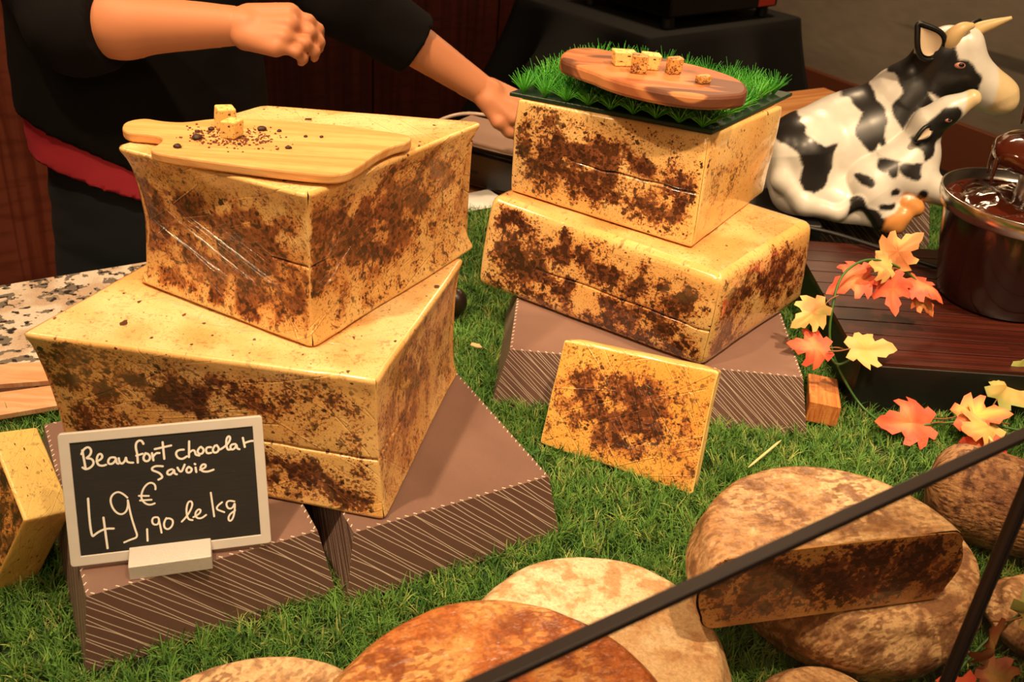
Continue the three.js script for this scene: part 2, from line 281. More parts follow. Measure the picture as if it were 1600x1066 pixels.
// ---------------------------------------------------------------- brown striped pedestals
const PED = [118, 88, 74];
const pedTop = std(0xffffff, 0.55, { map: canvasTex(256, 256, (g) => fillPixels(g, 0, 0, 256, 256, (u, v) => { const n = fbm(u * 8, v * 8, 3, 4), d = noise(u * 256, v * 256, 1); return [128, 98, 86].map((q) => q * (0.93 + 0.1 * n + 0.04 * d)); })) });
function stripeTex(s) {
  return canvasTex(1024, 512, (g, w, h) => {
    g.fillStyle = 'rgb(108,80,70)'; g.fillRect(0, 0, w, h); g.strokeStyle = 'rgb(232,216,200)'; g.lineWidth = 2.3; g.lineJoin = 'round';
    let x = -760, k = 0;
    while (x < w + 40) {
      g.beginPath(); const jog = [0, 10, 4, -6, 14, -3][k % 6], at = h * (0.25 + 0.5 * hash(k, s, 4));
      for (let y = -10; y <= h + 10; y += 8) { const xx = x + y * 1.08 + jog * sm(at - 60, at + 60, y) * 0.9 + 4 * Math.sin(y * 0.02 + k * 1.9 + s); y < 0 ? g.moveTo(xx, y) : g.lineTo(xx, y); }
      g.stroke(); x += 20 + 8 * hash(k, s, 1); k++;
    }
  });
}
const stripeMats = [0, 1, 2].map((s) => std(0xffffff, 0.55, { map: stripeTex(s + 1) }));
const edgeWhite = std(0xe6d8c8, 0.6);
// top outline is w x d, the base is larger by flare on every side; local origin at the base centre
function pedestal(label, cx, cz, turn, w, d, h, flare = 0.02, y = 0, scale = 0.36) {
  const g = thing('pedestal', label, 'pedestal', [cx, y, cz], turn, undefined);
  const T = [[-w / 2, d / 2], [w / 2, d / 2], [w / 2, -d / 2], [-w / 2, -d / 2]], B = T.map(([a, b]) => [a + Math.sign(a) * flare, b + Math.sign(b) * flare]);
  for (let i = 0; i < 4; i++) {
    const j = (i + 1) % 4, len = Math.hypot(B[j][0] - B[i][0], B[j][1] - B[i][1]), S = scale, k = (B[j][0] === B[i][0] ? d : w) / len, sl = Math.hypot(h, flare);
    const pos = [], uv = [], idx = [], NU = 1;
    const a = B[i], b = B[j], c = T[j], e = T[i], m = (1 - k) / 2;
    pos.push(a[0], 0, a[1], b[0], 0, b[1], c[0], h, c[1], e[0], h, e[1]); const o = 0.13 * i;
    uv.push(o, 0, o + len / S, 0, o + (len * (1 - m)) / S, sl / (S / 2), o + len * m / S, sl / (S / 2)); idx.push(0, 1, 2, 0, 2, 3);
    const q = geoOf(pos, uv, idx); q.computeVertexNormals(); part('side_panel', q, stripeMats[i % 3], g);
    // the print runs over the top edge: short white ticks
    const ex = (T[j][0] - T[i][0]), ez = (T[j][1] - T[i][1]), L = Math.hypot(ex, ez), nx = -ez / L, nz = ex / L, tick = [];
    for (let t = 0.006; t < L - 0.004; t += 0.0092 + 0.003 * hash(i, Math.round(t * 1000), 2)) tick.push(new THREE.BoxGeometry(0.0011, 0.0006, 0.0042).rotateY(Math.atan2(-ez, ex) + 0.85).translate(T[i][0] + ex * t / L - nx * 0.0018, h + 0.0003, T[i][1] + ez * t / L - nz * 0.0018));
    part('edge_print', mergeGeometries(tick), edgeWhite, g);
  }
  const tp = new THREE.BoxGeometry(w, 0.002, d); part('top_panel', tp, pedTop, g).position.y = h - 0.001;
  return g;
}
const PH = 0.085;
const along = (x, z, a, u, n) => [x + Math.cos(a) * u + Math.sin(a) * n, z - Math.sin(a) * u + Math.cos(a) * n];
{ // first pedestal: front left top corner and front right top corner from the site plan
  const a1 = rad(31), p1 = along(-0.386, -0.686, a1, 0.115, -0.155); pedestal('brown white-striped pedestal carrying the chalkboard price sign', p1[0], p1[1], a1, 0.23, 0.31, PH, 0.0145);
  const a2 = rad(31), p2 = along(-0.151, -0.806, a2, 0.1205, -0.2); pedestal('brown white-striped pedestal beside the chalkboard one, under the left cheese stack', p2[0], p2[1], a2, 0.241, 0.40, PH, 0.0145);
  pedestal('wide brown white-striped pedestal under the right cheese stack', 0.208, -1.325, rad(-1.7), 0.414, 0.235, PH, 0.02, 0, 0.27);
  pedestal('brown striped pedestal under the cow figurine hooves', 0.70, -2.0, rad(2), 0.22, 0.2, 0.098);
}
// ---------------------------------------------------------------- cheese surfaces: yellow paste with clouds and crumbs of chocolate
const PASTE = [240, 197, 126], PASTE2 = [233, 173, 95], STAIN = [140, 84, 50], WASH = [196, 124, 66], DARK = [86, 48, 30], CRUMB = [48, 28, 19];
// spec: blobs [[u, v, su, sv, weight]...], base density, cloud 0..1 (soft stain), crumbs per face, rind colours
function paintCheese(g, X, Y, w, h, s) {
  const sd = s.seed || 1, asp = s.wm / s.hm;
  const dens = (u, v) => { let d = s.base || 0; const wu = (fbm(u * s.wm * 30 + sd, v * s.hm * 30, sd + 2, 3) - 0.5) * 0.05 / s.wm, wv = (fbm(u * s.wm * 30 + sd, v * s.hm * 30, sd + 6, 3) - 0.5) * 0.05 / s.hm; for (const b of s.blobs || []) d += b[4] * Math.exp(-(((u + wu - b[0]) / b[2]) ** 2) - (((v + wv - b[1]) / b[3]) ** 2)); const n = fbm(u * s.wm * 55 + sd * 5, v * s.hm * 55, sd, 3); d *= 0.35 + 1.3 * sm(0.3, 0.7, n); const e = Math.min(u * s.wm, (1 - u) * s.wm, v * s.hm, (1 - v) * s.hm); return clamp(d * (s.edge === 0 ? 1 : sm(0, s.edge || 0.012, e)), 0, 1.2); };
  const base = s.paste || PASTE, base2 = s.paste2 || PASTE2, cl = s.cloud ?? 0.8, gm = s.grain ?? 1;
  fillPixels(g, X, Y, w, h, (u, v) => {
    const x = u * s.wm, y = v * s.hm, n = fbm(x * 16 + sd, y * 16, sd + 3, 3), f = noise(u * w * 0.5, v * h * 0.5, sd), st = fbm(x * (s.sx || 30) + y * (s.skew || 0) * 30, y * (s.sy || 30), sd + 8, 2);
    let c = lerp3(base, base2, sm(0.3, 0.75, n) * (s.tone ?? 0.7)); const d = dens(u, v) * (0.7 + 0.6 * st), gr = sm(0.22, 0.78, fbm(x * 300 + sd * 3, y * 300, sd + 1, 3)), fine = noise(x * 900, y * 900, sd + 5);
    c = lerp3(c, lerp3(WASH, STAIN, sm(0.35, 0.9, d)), sm(0.05, 0.62, d) * cl * (s.soft ?? 0.62));       // soft stain soaked into the paste
    const g1 = sm(0.2, 0.8, fbm(x * 620 + sd, y * 620, sd + 5, 2)); c = lerp3(c, [138, 68, 34], sm(-0.05, 0.1, d * 0.8 * (s.dust ?? 1) - g1) * cl * 0.7);   // reddish dust
    const k = sm(-0.08, 0.1, (d - 0.12) * 1.02 * gm - gr + (fine - 0.5) * 0.1); c = lerp3(c, lerp3(DARK, STAIN, 0.5 * sm(0.25, 0.8, st) + 0.2 * fine), k * cl);   // grains of chocolate
    const k2 = sm(-0.05, 0.1, d * 0.5 * gm - sm(0.22, 0.78, fbm(x * 190 + 50, y * 190, sd + 9, 3))); c = lerp3(c, CRUMB, k2 * cl * 0.75);
    return c.map((q) => q * (0.96 + 0.07 * f));
  });
  const pm = w / s.wm, N = s.crumbs || 0; let made = 0, tries = 0;
  while (made < N && tries < N * 30) {
    tries++; const u = rnd(), v = rnd(), d = dens(u, v) + (s.stray ?? 0.03); if (rnd() > d * 0.8) continue; made++;
    const big = rnd(), r = (big < 0.7 ? rr(0.0004, 0.0009) : big < 0.97 ? rr(0.0009, 0.002) : rr(0.002, 0.0042)) * pm, cx = X + u * w, cy = Y + (1 - v) * h, t = rnd(); if (cx - r < X || cx + r > X + w || cy - r < Y || cy + r > Y + h) continue;
    const c = lerp3(CRUMB, t < 0.5 ? DARK : [128, 62, 30], big > 0.9 ? 0.1 : rnd()); g.fillStyle = `rgba(${c.map(Math.round).join(',')},${rr(0.7, 0.97)})`; g.beginPath(); const k = 6 + (r > 3 ? 4 : 0), p0 = rr(0, 6);
    for (let i = 0; i < k; i++) { const a = p0 + i / k * 6.283, q = r * rr(0.55, 1.15); g[i ? 'lineTo' : 'moveTo'](cx + Math.cos(a) * q * 1.15, cy + Math.sin(a) * q); } g.fill();
  }
  for (const m of s.marks || []) { g.strokeStyle = 'rgba(78,42,26,0.85)'; g.lineWidth = m[4] || 2; g.beginPath(); for (let k = 0; k <= 30; k++) { const u = mix(m[0], m[2], k / 30), v = mix(m[1], m[3], k / 30) + (fbm(u * 12, sd, 1, 3) - 0.5) * 0.03; g[k ? 'lineTo' : 'moveTo'](X + u * w, Y + (1 - v) * h); } g.stroke(); }
}
const RINDTOP = { paste: [246, 212, 152], paste2: [228, 168, 100], tone: 1, sx: 8, sy: 60, cloud: 0.35, base: 0.08, crumbs: 260, stray: 0.02, edge: 0 };
const RINDSIDE = { paste: [222, 174, 108], paste2: [190, 130, 74], tone: 1, cloud: 0.6, base: 0.25, crumbs: 300, stray: 0.05 };
function sheet(specs, W = 2048, Hh = 1024) {
  return canvasTex(W, Hh, (g) => { const w = W / 2, h = Hh / 2; [[0, 0], [w, 0], [0, h], [w, h]].forEach(([x, y], i) => paintCheese(g, x, y, w, h, { wm: 0.3, hm: 0.17, seed: i + 1, ...specs[i] })); });
}
// stretched cling film: fine creases that run across the face, as relief
const filmBump = canvasTex(1024, 512, (g, w, h) => {
  g.fillStyle = 'rgb(128,128,128)'; g.fillRect(0, 0, w, h);
  fillPixels(g, 0, 0, w, h, (u, v) => { const a = fbm(u * 30 + v * 26, v * 5 - u * 4, 2, 3), b = fbm(u * 7 - v * 5, v * 26 + u * 18, 7, 3); const q = 108 + 34 * a + 30 * b + 8 * noise(u * 300, v * 300); return [q, q, q]; });
  for (let k = 0; k < 260; k++) { const x = rr(0, w), y = rr(0, h), a = (rnd() < 0.6 ? 0.75 : -0.35) + rr(-0.25, 0.25), L = rr(30, 210); g.strokeStyle = `rgba(${rnd() < 0.6 ? '235,235,235' : '30,30,30'},${rr(0.15, 0.55)})`; g.lineWidth = rr(0.6, 2); g.beginPath(); g.moveTo(x, y); g.quadraticCurveTo(x + Math.cos(a) * L * 0.5 + rr(-6, 6), y + Math.sin(a) * L * 0.5, x + Math.cos(a) * L, y + Math.sin(a) * L); g.stroke(); }
}, false);
const cheeseMat = (map, o = {}) => std(0xffffff, 0.34, { map, bumpMap: filmBump, bumpScale: 0.0022, clearcoat: 0.4, clearcoatRoughness: 0.1, ...o });
function cheese(name, label, opts, specs, mo, group) {
  const P = opts.bot, cx = P.reduce((s, p) => s + p[0] / 4, 0), cz = P.reduce((s, p) => s + p[1] / 4, 0), loc = (Q) => Q.map((p) => [p[0] - cx, p[1] - cz]);
  const m = solo(name, label, 'cheese', block({ ...opts, bot: loc(opts.bot), top: loc(opts.top), y0: 0, y1: opts.y1 - opts.y0 }), cheeseMat(sheet(specs), mo), [cx, opts.y0, cz], 0, group);
  return m;
}
const Y1 = 0.258, Y2 = 0.425, Y3 = 0.23, Y4 = 0.38;
cheese('cheese_block', 'lower block of chocolate-speckled cheese behind the chalkboard', {
  bot: [[-0.495, -0.893], [-0.123, -0.831], [-0.072, -1.137], [-0.40, -1.19]], top: [[-0.505, -0.875], [-0.133, -0.841], [-0.070, -1.138], [-0.40, -1.16]], y0: PH + 0.0005, y1: Y1,
  rc: 0.006, re: 0.006, amp: [-0.002, -0.004, -0.01, -0.012], lip: 0.003, crack: { v: 0.43, depth: 0.005, sides: { 0: [0.45, 1], 1: [0, 0.3] } }, seedAt: 3,
}, [
  { wm: 0.37, hm: 0.173, seed: 11, base: 0.05, crumbs: 1500, cloud: 0.8, stray: 0.06, blobs: [[0.12, 0.7, 0.1, 0.25, 0.5], [0.3, 0.72, 0.2, 0.14, 0.75], [0.45, 0.66, 0.08, 0.12, 0.6], [0.62, 0.7, 0.12, 0.12, 0.6], [0.8, 0.72, 0.1, 0.14, 0.5], [0.16, 0.3, 0.12, 0.2, 0.45], [0.75, 0.2, 0.16, 0.13, 0.75], [0.92, 0.28, 0.06, 0.2, 0.55], [0.5, 0.25, 0.2, 0.1, 0.4]] },
  { wm: 0.31, hm: 0.173, seed: 12, base: 0.22, crumbs: 420, cloud: 0.62, soft: 1.0, grain: 0.5, sx: 60, sy: 12, blobs: [[0.5, 0.5, 0.4, 0.3, 0.25], [0.3, 0.6, 0.1, 0.2, 0.3]] },
  { ...RINDTOP, wm: 0.43, hm: 0.33, seed: 13 }, { ...RINDSIDE, seed: 14 }]);
cheese('cheese_block', 'film-wrapped cheese block on top of the left stack, under the paddle board', {
  bot: [[-0.428, -1.006], [-0.208, -0.893], [-0.063, -1.168], [-0.27, -1.2]], top: [[-0.426, -0.993], [-0.211, -0.908], [-0.061, -1.168], [-0.32, -1.165]], y0: Y1 + 0.001, y1: Y2,
  rc: 0.007, re: 0.005, amp: [-0.006, -0.005, -0.014, -0.016], lip: 0.006, crack: { v: 0.5, depth: 0.003, sides: { 0: [0.75, 1], 1: [0, 0.15] } }, seedAt: 8,
}, [
  { wm: 0.24, hm: 0.17, seed: 21, base: 0.22, crumbs: 160, cloud: 0.9, soft: 1.0, grain: 0.4, dust: 0.7, sx: 14, sy: 50, stray: 0.03, skew: 0.6, blobs: [[0.55, 0.56, 0.5, 0.16, 0.7], [0.2, 0.68, 0.25, 0.16, 0.4], [0.75, 0.32, 0.4, 0.22, 0.4], [0.45, 0.2, 0.4, 0.22, 0.35], [0.8, 0.55, 0.16, 0.14, 0.4]] },
  { wm: 0.3, hm: 0.17, seed: 22, base: 0.16, crumbs: 450, cloud: 0.9, soft: 1.0, grain: 0.55, dust: 0.8, stray: 0.05, blobs: [[0.45, 0.62, 0.4, 0.22, 0.85], [0.3, 0.35, 0.22, 0.16, 0.55], [0.75, 0.7, 0.18, 0.16, 0.45], [0.12, 0.6, 0.1, 0.3, 0.5]] },
  { ...RINDTOP, wm: 0.36, hm: 0.29, seed: 23 }, { ...RINDSIDE, seed: 24 }], { bumpScale: 0.004, clearcoat: 0.35, roughness: 0.28 });
cheese('cheese_block', 'lower block of the right stack, yellow cheese with large chocolate blotches', {
  bot: [[-0.063, -1.407], [0.268, -1.203], [0.462, -1.444], [0.13, -1.66]], top: [[-0.049, -1.426], [0.273, -1.2], [0.443, -1.427], [0.115, -1.67]], y0: PH + 0.0005, y1: Y3,
  rc: 0.014, re: 0.013, amp: [0.002, 0.004, 0, 0.003], crack: { v: 0.42, depth: 0.005, sides: { 0: [0.3, 1] } }, seedAt: 14,
}, [
  { wm: 0.39, hm: 0.145, seed: 31, base: 0.05, crumbs: 1500, cloud: 0.95, stray: 0.07, blobs: [[0.12, 0.72, 0.08, 0.3, 1.1], [0.2, 0.35, 0.12, 0.25, 1.0], [0.4, 0.7, 0.09, 0.15, 1.1], [0.38, 0.32, 0.07, 0.14, 0.9], [0.56, 0.68, 0.04, 0.13, 0.7], [0.7, 0.66, 0.06, 0.18, 0.8], [0.88, 0.62, 0.08, 0.16, 1.0], [0.62, 0.25, 0.07, 0.18, 0.8], [0.78, 0.26, 0.08, 0.16, 0.7], [0.92, 0.18, 0.06, 0.14, 0.7], [0.55, 0.05, 0.3, 0.08, 0.7]] },
  { wm: 0.3, hm: 0.145, seed: 32, base: 0.08, crumbs: 300, cloud: 0.8, soft: 1.0, grain: 0.9, blobs: [[0.3, 0.7, 0.2, 0.22, 0.9], [0.65, 0.6, 0.16, 0.3, 0.8], [0.2, 0.25, 0.15, 0.2, 0.6], [0.85, 0.4, 0.1, 0.2, 0.6]] },
  { ...RINDTOP, wm: 0.52, hm: 0.47, seed: 33, cloud: 0.4, paste: [240, 196, 130], paste2: [222, 160, 94] }, { ...RINDSIDE, seed: 34 }], { clearcoat: 0.9, clearcoatRoughness: 0.04, bumpScale: 0.0009, roughness: 0.2 });
cheese('cheese_block', 'upper block of the right stack, speckled cheese under the plastic grass tile', {
  bot: [[-0.023, -1.446], [0.241, -1.285], [0.384, -1.527], [0.11, -1.62]], top: [[-0.02, -1.432], [0.246, -1.33], [0.383, -1.508], [0.10, -1.60]], y0: Y3 + 0.001, y1: Y4,
  rc: 0.006, re: 0.005, amp: [0.004, 0.002, 0, 0.002], crack: { v: 0.5, depth: 0.005, sides: { 0: [0.36, 0.99] } }, seedAt: 20,
}, [
  { wm: 0.3, hm: 0.15, seed: 41, base: 0.1, crumbs: 2000, cloud: 0.8, stray: 0.06, blobs: [[0.18, 0.75, 0.1, 0.2, 0.8], [0.28, 0.5, 0.2, 0.2, 0.85], [0.15, 0.35, 0.1, 0.2, 0.5], [0.55, 0.66, 0.16, 0.12, 0.8], [0.45, 0.36, 0.2, 0.13, 0.7], [0.75, 0.3, 0.14, 0.14, 0.75], [0.72, 0.6, 0.12, 0.1, 0.5], [0.9, 0.35, 0.08, 0.15, 0.5], [0.88, 0.6, 0.1, 0.1, 0.4]] },
  { wm: 0.27, hm: 0.15, seed: 42, base: 0.05, crumbs: 120, cloud: 0.5, sx: 60, sy: 10, blobs: [[0.3, 0.5, 0.2, 0.3, 0.3]] },
  { ...RINDTOP, wm: 0.42, hm: 0.33, seed: 43 }, { ...RINDSIDE, seed: 44 }], { clearcoat: 0.9, clearcoatRoughness: 0.05, bumpScale: 0.0008, roughness: 0.22 });

// slabs that lean: outline in the plane of the cut face, thickness behind it
function slab(name, label, C, thick, specs, opts, mo) {
  const P = C.map((p) => V(...p)), ex = P[1].clone().sub(P[0]).normalize(), ny = ex.clone().cross(P[3].clone().sub(P[0])).normalize(), ez = ex.clone().cross(ny);
  const O = P[0].clone().add(P[1]).multiplyScalar(0.5), q = P.map((p) => { const d = p.clone().sub(O); return [d.dot(ex), d.dot(ez)]; });
  const m = solo(name, label, 'cheese', block({ bot: opts.back ? q.map((a, i) => [a[0] + opts.back[i][0], a[1] + opts.back[i][1]]) : q, top: q, y0: -thick, y1: 0, ...opts }), cheeseMat(sheet(specs, 1024, 1024), mo), O.toArray());
  m.quaternion.setFromRotationMatrix(new THREE.Matrix4().makeBasis(ex, ny, ez)); return m;
}
const PLAIN = { paste: [242, 204, 128], paste2: [230, 180, 98], tone: 0.6, base: 0.02, crumbs: 30, stray: 0.02 };
slab('cheese_slice', 'flat chocolate-speckled cheese slice in film leaning on the wide pedestal',
  [[0.047, 0.006, -1.103], [0.247, 0.006, -1.018], [0.278, 0.142, -1.112], [0.068, 0.142, -1.157]], 0.026,
  [{ ...PLAIN, wm: 0.22, hm: 0.03, seed: 51 }, { ...PLAIN, wm: 0.16, hm: 0.03, seed: 52 }, { wm: 0.24, hm: 0.18, seed: 53, base: 0.08, paste: [238, 184, 92], paste2: [230, 164, 72], crumbs: 700, cloud: 0.85, soft: 0.9, grain: 0.75, stray: 0.01, edge: 0.02, blobs: [[0.42, 0.6, 0.28, 0.13, 0.85], [0.3, 0.62, 0.1, 0.14, 0.4], [0.7, 0.5, 0.14, 0.12, 0.6], [0.45, 0.33, 0.3, 0.12, 0.65], [0.72, 0.28, 0.14, 0.14, 0.45]] }, { ...PLAIN, seed: 54 }],
  { rc: 0.006, re: 0.003, amp: [0, -0.004, 0.003, -0.006], rough: 0.001, sag: 0, seedAt: 30 }, { roughness: 0.3, clearcoat: 0.9, clearcoatRoughness: 0.06, bumpScale: 0.004 });
slab('cheese_wedge', 'thick cheese wedge in film leaning beside the chalkboard pedestal',
  [[-0.526, 0.008, -0.752], [-0.470, 0.114, -0.752], [-0.527, 0.17, -0.818], [-0.583, 0.064, -0.818]], 0.05,
  [{ ...PLAIN, wm: 0.1, hm: 0.04, seed: 61, paste: [222, 166, 84] }, { ...PLAIN, wm: 0.1, hm: 0.04, seed: 62, paste: [246, 212, 130], paste2: [240, 200, 112] }, { wm: 0.14, hm: 0.14, seed: 63, base: 0.4, crumbs: 300, cloud: 0.85, blobs: [[0.5, 0.5, 0.3, 0.3, 0.5]], paste: [216, 146, 72] }, { ...PLAIN, seed: 64 }],
  { rc: 0.004, re: 0.003, rough: 0.0008, sag: 0, seedAt: 33 }, { roughness: 0.35, clearcoat: 0.6 });

// ---------------------------------------------------------------- wooden boards, cubes, crumbs
function plate(outline, th, bev, uvs = 4) {   // outline [[x, z]...] around the local origin, y 0..th
  const s = new THREE.Shape(); const c = new THREE.CatmullRomCurve3(outline.map(([x, z]) => V(x, 0, z)), true, 'centripetal').getPoints(outline.length * 4);
  c.forEach((p, i) => (i ? s.lineTo(p.x, -p.z) : s.moveTo(p.x, -p.z)));
  const g = new THREE.ExtrudeGeometry(s, { depth: th - 2 * bev, bevelEnabled: true, bevelThickness: bev, bevelSize: bev, bevelOffset: -bev, bevelSegments: 2, steps: 1, curveSegments: 4 });
  g.rotateX(-Math.PI / 2).translate(0, bev, 0); const p = g.attributes.position, u = []; for (let i = 0; i < p.count; i++) u.push(0.5 + p.getX(i) * uvs, 0.5 + (p.getZ(i) + p.getY(i)) * uvs); g.setAttribute('uv', new THREE.Float32BufferAttribute(u, 2)); return g;
}
const paleWood = woodTex([232, 178, 112], [216, 154, 88], [194, 130, 72], 1.2, 60, 2);
const oliveWood = canvasTex(512, 512, (g) => fillPixels(g, 0, 0, 512, 512, (u, v) => { const w = fbm(u * 2, v * 3, 1, 3), r = fbm(u * 1.4 + w, v * 16 + w * 9, 4, 3), k = sm(0.58, 0.66, fbm(u * 2.2, v * 7 + w * 3, 9, 3)); return lerp3(lerp3([196, 128, 78], [160, 92, 52], sm(0.3, 0.7, r)), [92, 52, 34], k * 0.85); }));
{
  const B = [[-0.432, -1.017], [-0.435, -1.04], [-0.421, -1.053], [-0.399, -1.049], [-0.378, -1.05], [-0.352, -1.067], [-0.315, -1.077], [-0.269, -1.078], [-0.212, -1.076], [-0.16, -1.066], [-0.132, -1.057], [-0.128, -1.047], [-0.131, -1.034], [-0.143, -1.02], [-0.157, -0.991], [-0.168, -0.953], [-0.177, -0.933], [-0.189, -0.924], [-0.214, -0.924], [-0.266, -0.93], [-0.332, -0.941], [-0.375, -0.952], [-0.382, -0.962], [-0.379, -0.98], [-0.381, -0.993], [-0.39, -1.001], [-0.403, -1.003], [-0.42, -1.004]].map(([x, z]) => [(x + 0.28) * 1.005, (z + 1.0) * 1.005]);
  const b = solo('paddle_board', 'pale wooden paddle board with handle on the left cheese stack', 'cutting board', plate(B, 0.0105, 0.0022, 2.6), std(0xffffff, 0.55, { map: paleWood }), [-0.28, Y2 + 0.0025, -1.0]);
  b.rotation.z = 0.012;
  const R = [[0.036, -1.429], [0.043, -1.465], [0.055, -1.486], [0.083, -1.497], [0.116, -1.486], [0.154, -1.485], [0.207, -1.458], [0.258, -1.421], [0.283, -1.385], [0.289, -1.345], [0.28, -1.312], [0.262, -1.298], [0.223, -1.284], [0.173, -1.291], [0.125, -1.316], [0.095, -1.343], [0.083, -1.36], [0.068, -1.375], [0.05, -1.395], [0.04, -1.408]].map(([x, z]) => [x - 0.165, z + 1.395]);
  const o = solo('oval_board', 'irregular olive wood serving board resting on the plastic grass tile', 'serving board', plate(R, 0.02, 0.005, 3.2), std(0xffffff, 0.5, { map: oliveWood }), [0.165, 0.427, -1.395]);
}
const cubeTex = canvasTex(256, 256, (g) => paintCheese(g, 0, 0, 256, 256, { wm: 0.03, hm: 0.03, seed: 71, base: 0.08, paste: [244, 206, 124], paste2: [230, 176, 84], crumbs: 26, stray: 0.1, edge: 0 }));
const cubeTex2 = canvasTex(256, 256, (g) => paintCheese(g, 0, 0, 256, 256, { wm: 0.03, hm: 0.03, seed: 72, base: 0.4, paste: [226, 170, 92], paste2: [200, 130, 62], crumbs: 60, stray: 0.2, edge: 0 }));
const cubeMats = [std(0xffffff, 0.45, { map: cubeTex }), std(0xffffff, 0.45, { map: cubeTex2 })];
function cubeGeo(w, h, d, s) { const g = new RoundedBoxGeometry(w, h, d, 3, 0.002), p = g.attributes.position; for (let i = 0; i < p.count; i++) { const [x, y, z] = [p.getX(i), p.getY(i), p.getZ(i)]; p.setXYZ(i, x * (1 + 0.25 * (noise(y * 90 + s, s) - 0.5)) + 0.12 * y * hash(s, 1, 1), y + 0.15 * x * (hash(s, 2, 2) - 0.5), z * (1 + 0.3 * (noise(x * 70 + s, y * 70, s) - 0.5))); } g.translate(0, h / 2, 0); g.computeVertexNormals(); return g; }
[[-0.329, -1.043, 0.02, 0.022, 0.02, 0.5, 0, 'pale cheese sample cube at the back of the paddle board'], [-0.313, -1.012, 0.02, 0.019, 0.018, -0.35, 0, 'cheese sample cube lying in front of another on the paddle board']].forEach((a, i) => solo('cheese_cube', a[7], 'cheese cube', cubeGeo(a[2], a[3], a[4], i + 3), cubeMats[a[6]], [a[0], 0.4378, a[1]], a[5]));
[[0.124, -1.408, 0.03, 0.02, 0.022, 0.2, 0, 'pale wide cheese cube nearest the narrow end of the olive board'], [0.16, -1.399, 0.024, 0.021, 0.02, 0.1, 0, 'square yellow cheese cube behind a browned piece on the olive board'], [0.143, -1.372, 0.024, 0.025, 0.016, -0.1, 1, 'browned upright cheese piece in front of the yellow cube on the olive board'], [0.192, -1.383, 0.018, 0.022, 0.016, 0.3, 1, 'small chocolate-dusted cheese piece standing alone mid olive board'], [0.229, -1.347, 0.02, 0.01, 0.014, 0.6, 1, 'flat cheese scrap near the rounded end of the olive board']].forEach((a, i) => solo('cheese_cube', a[7], 'cheese cube', cubeGeo(a[2], a[3], a[4], i + 13), cubeMats[a[6]], [a[0], 0.4472, a[1]], a[5]));
{ // chocolate crumbs
  const crumb = (s) => { const g = new THREE.IcosahedronGeometry(0.0045, 1), p = g.attributes.position; for (let i = 0; i < p.count; i++) { const k = 0.6 + 0.8 * noise(p.getX(i) * 400 + s, p.getY(i) * 400, p.getZ(i) * 400); p.setXYZ(i, p.getX(i) * k, p.getY(i) * k * 0.55, p.getZ(i) * k); } return smooth(g.translate(0, 0.0018, 0)); };
  const cm = std(0x3a2117, 0.6), gs = [1, 2, 3].map(crumb);
  [[-0.347, -0.999], [-0.358, -0.969], [-0.289, -1.04], [-0.341, -1.03], [-0.248, -0.989], [-0.222, -1.03], [-0.239, -1.028], [-0.353, -1.02], [-0.30, -0.99], [-0.27, -1.04]].forEach(([x, z], i) => { const m = solo('chocolate_crumb', 'dark chocolate crumb lying loose on the paddle board', 'crumb', gs[i % 3], cm, [x, 0.438 + 0.012 * (x + 0.28), z], i * 1.3, 'chocolate crumbs on the paddle board'); m.scale.setScalar([1.2, 0.9, 1.1, 0.8, 0.7, 0.5, 0.5, 0.6, 0.5, 0.6][i]); });
  const m = new THREE.InstancedMesh(gs[0], std(0x6b331c, 0.7), 420); m.name = 'chocolate_dust'; m.castShadow = true; const o = new THREE.Object3D();
  for (let i = 0; i < 420; i++) { const a = rr(0, 6.28), r = Math.sqrt(rnd()) * 0.09 * (rnd() < 0.3 ? 1 : 0.6); o.position.set(-0.315 + Math.cos(a) * r * 0.8 , 0, -1.01 + Math.sin(a) * r * 0.5); if (o.position.x < -0.37) o.position.x += 0.06; o.position.y = 0.438 + 0.012 * (o.position.x + 0.28); o.rotation.set(0, a * 3, 0); o.scale.setScalar(rr(0.1, 0.34)); o.updateMatrix(); m.setMatrixAt(i, o.matrix); }
  m.userData = { label: 'fine brown chocolate dust sprinkled on the paddle board', category: 'crumbs', kind: 'stuff' }; scene.add(m);
}
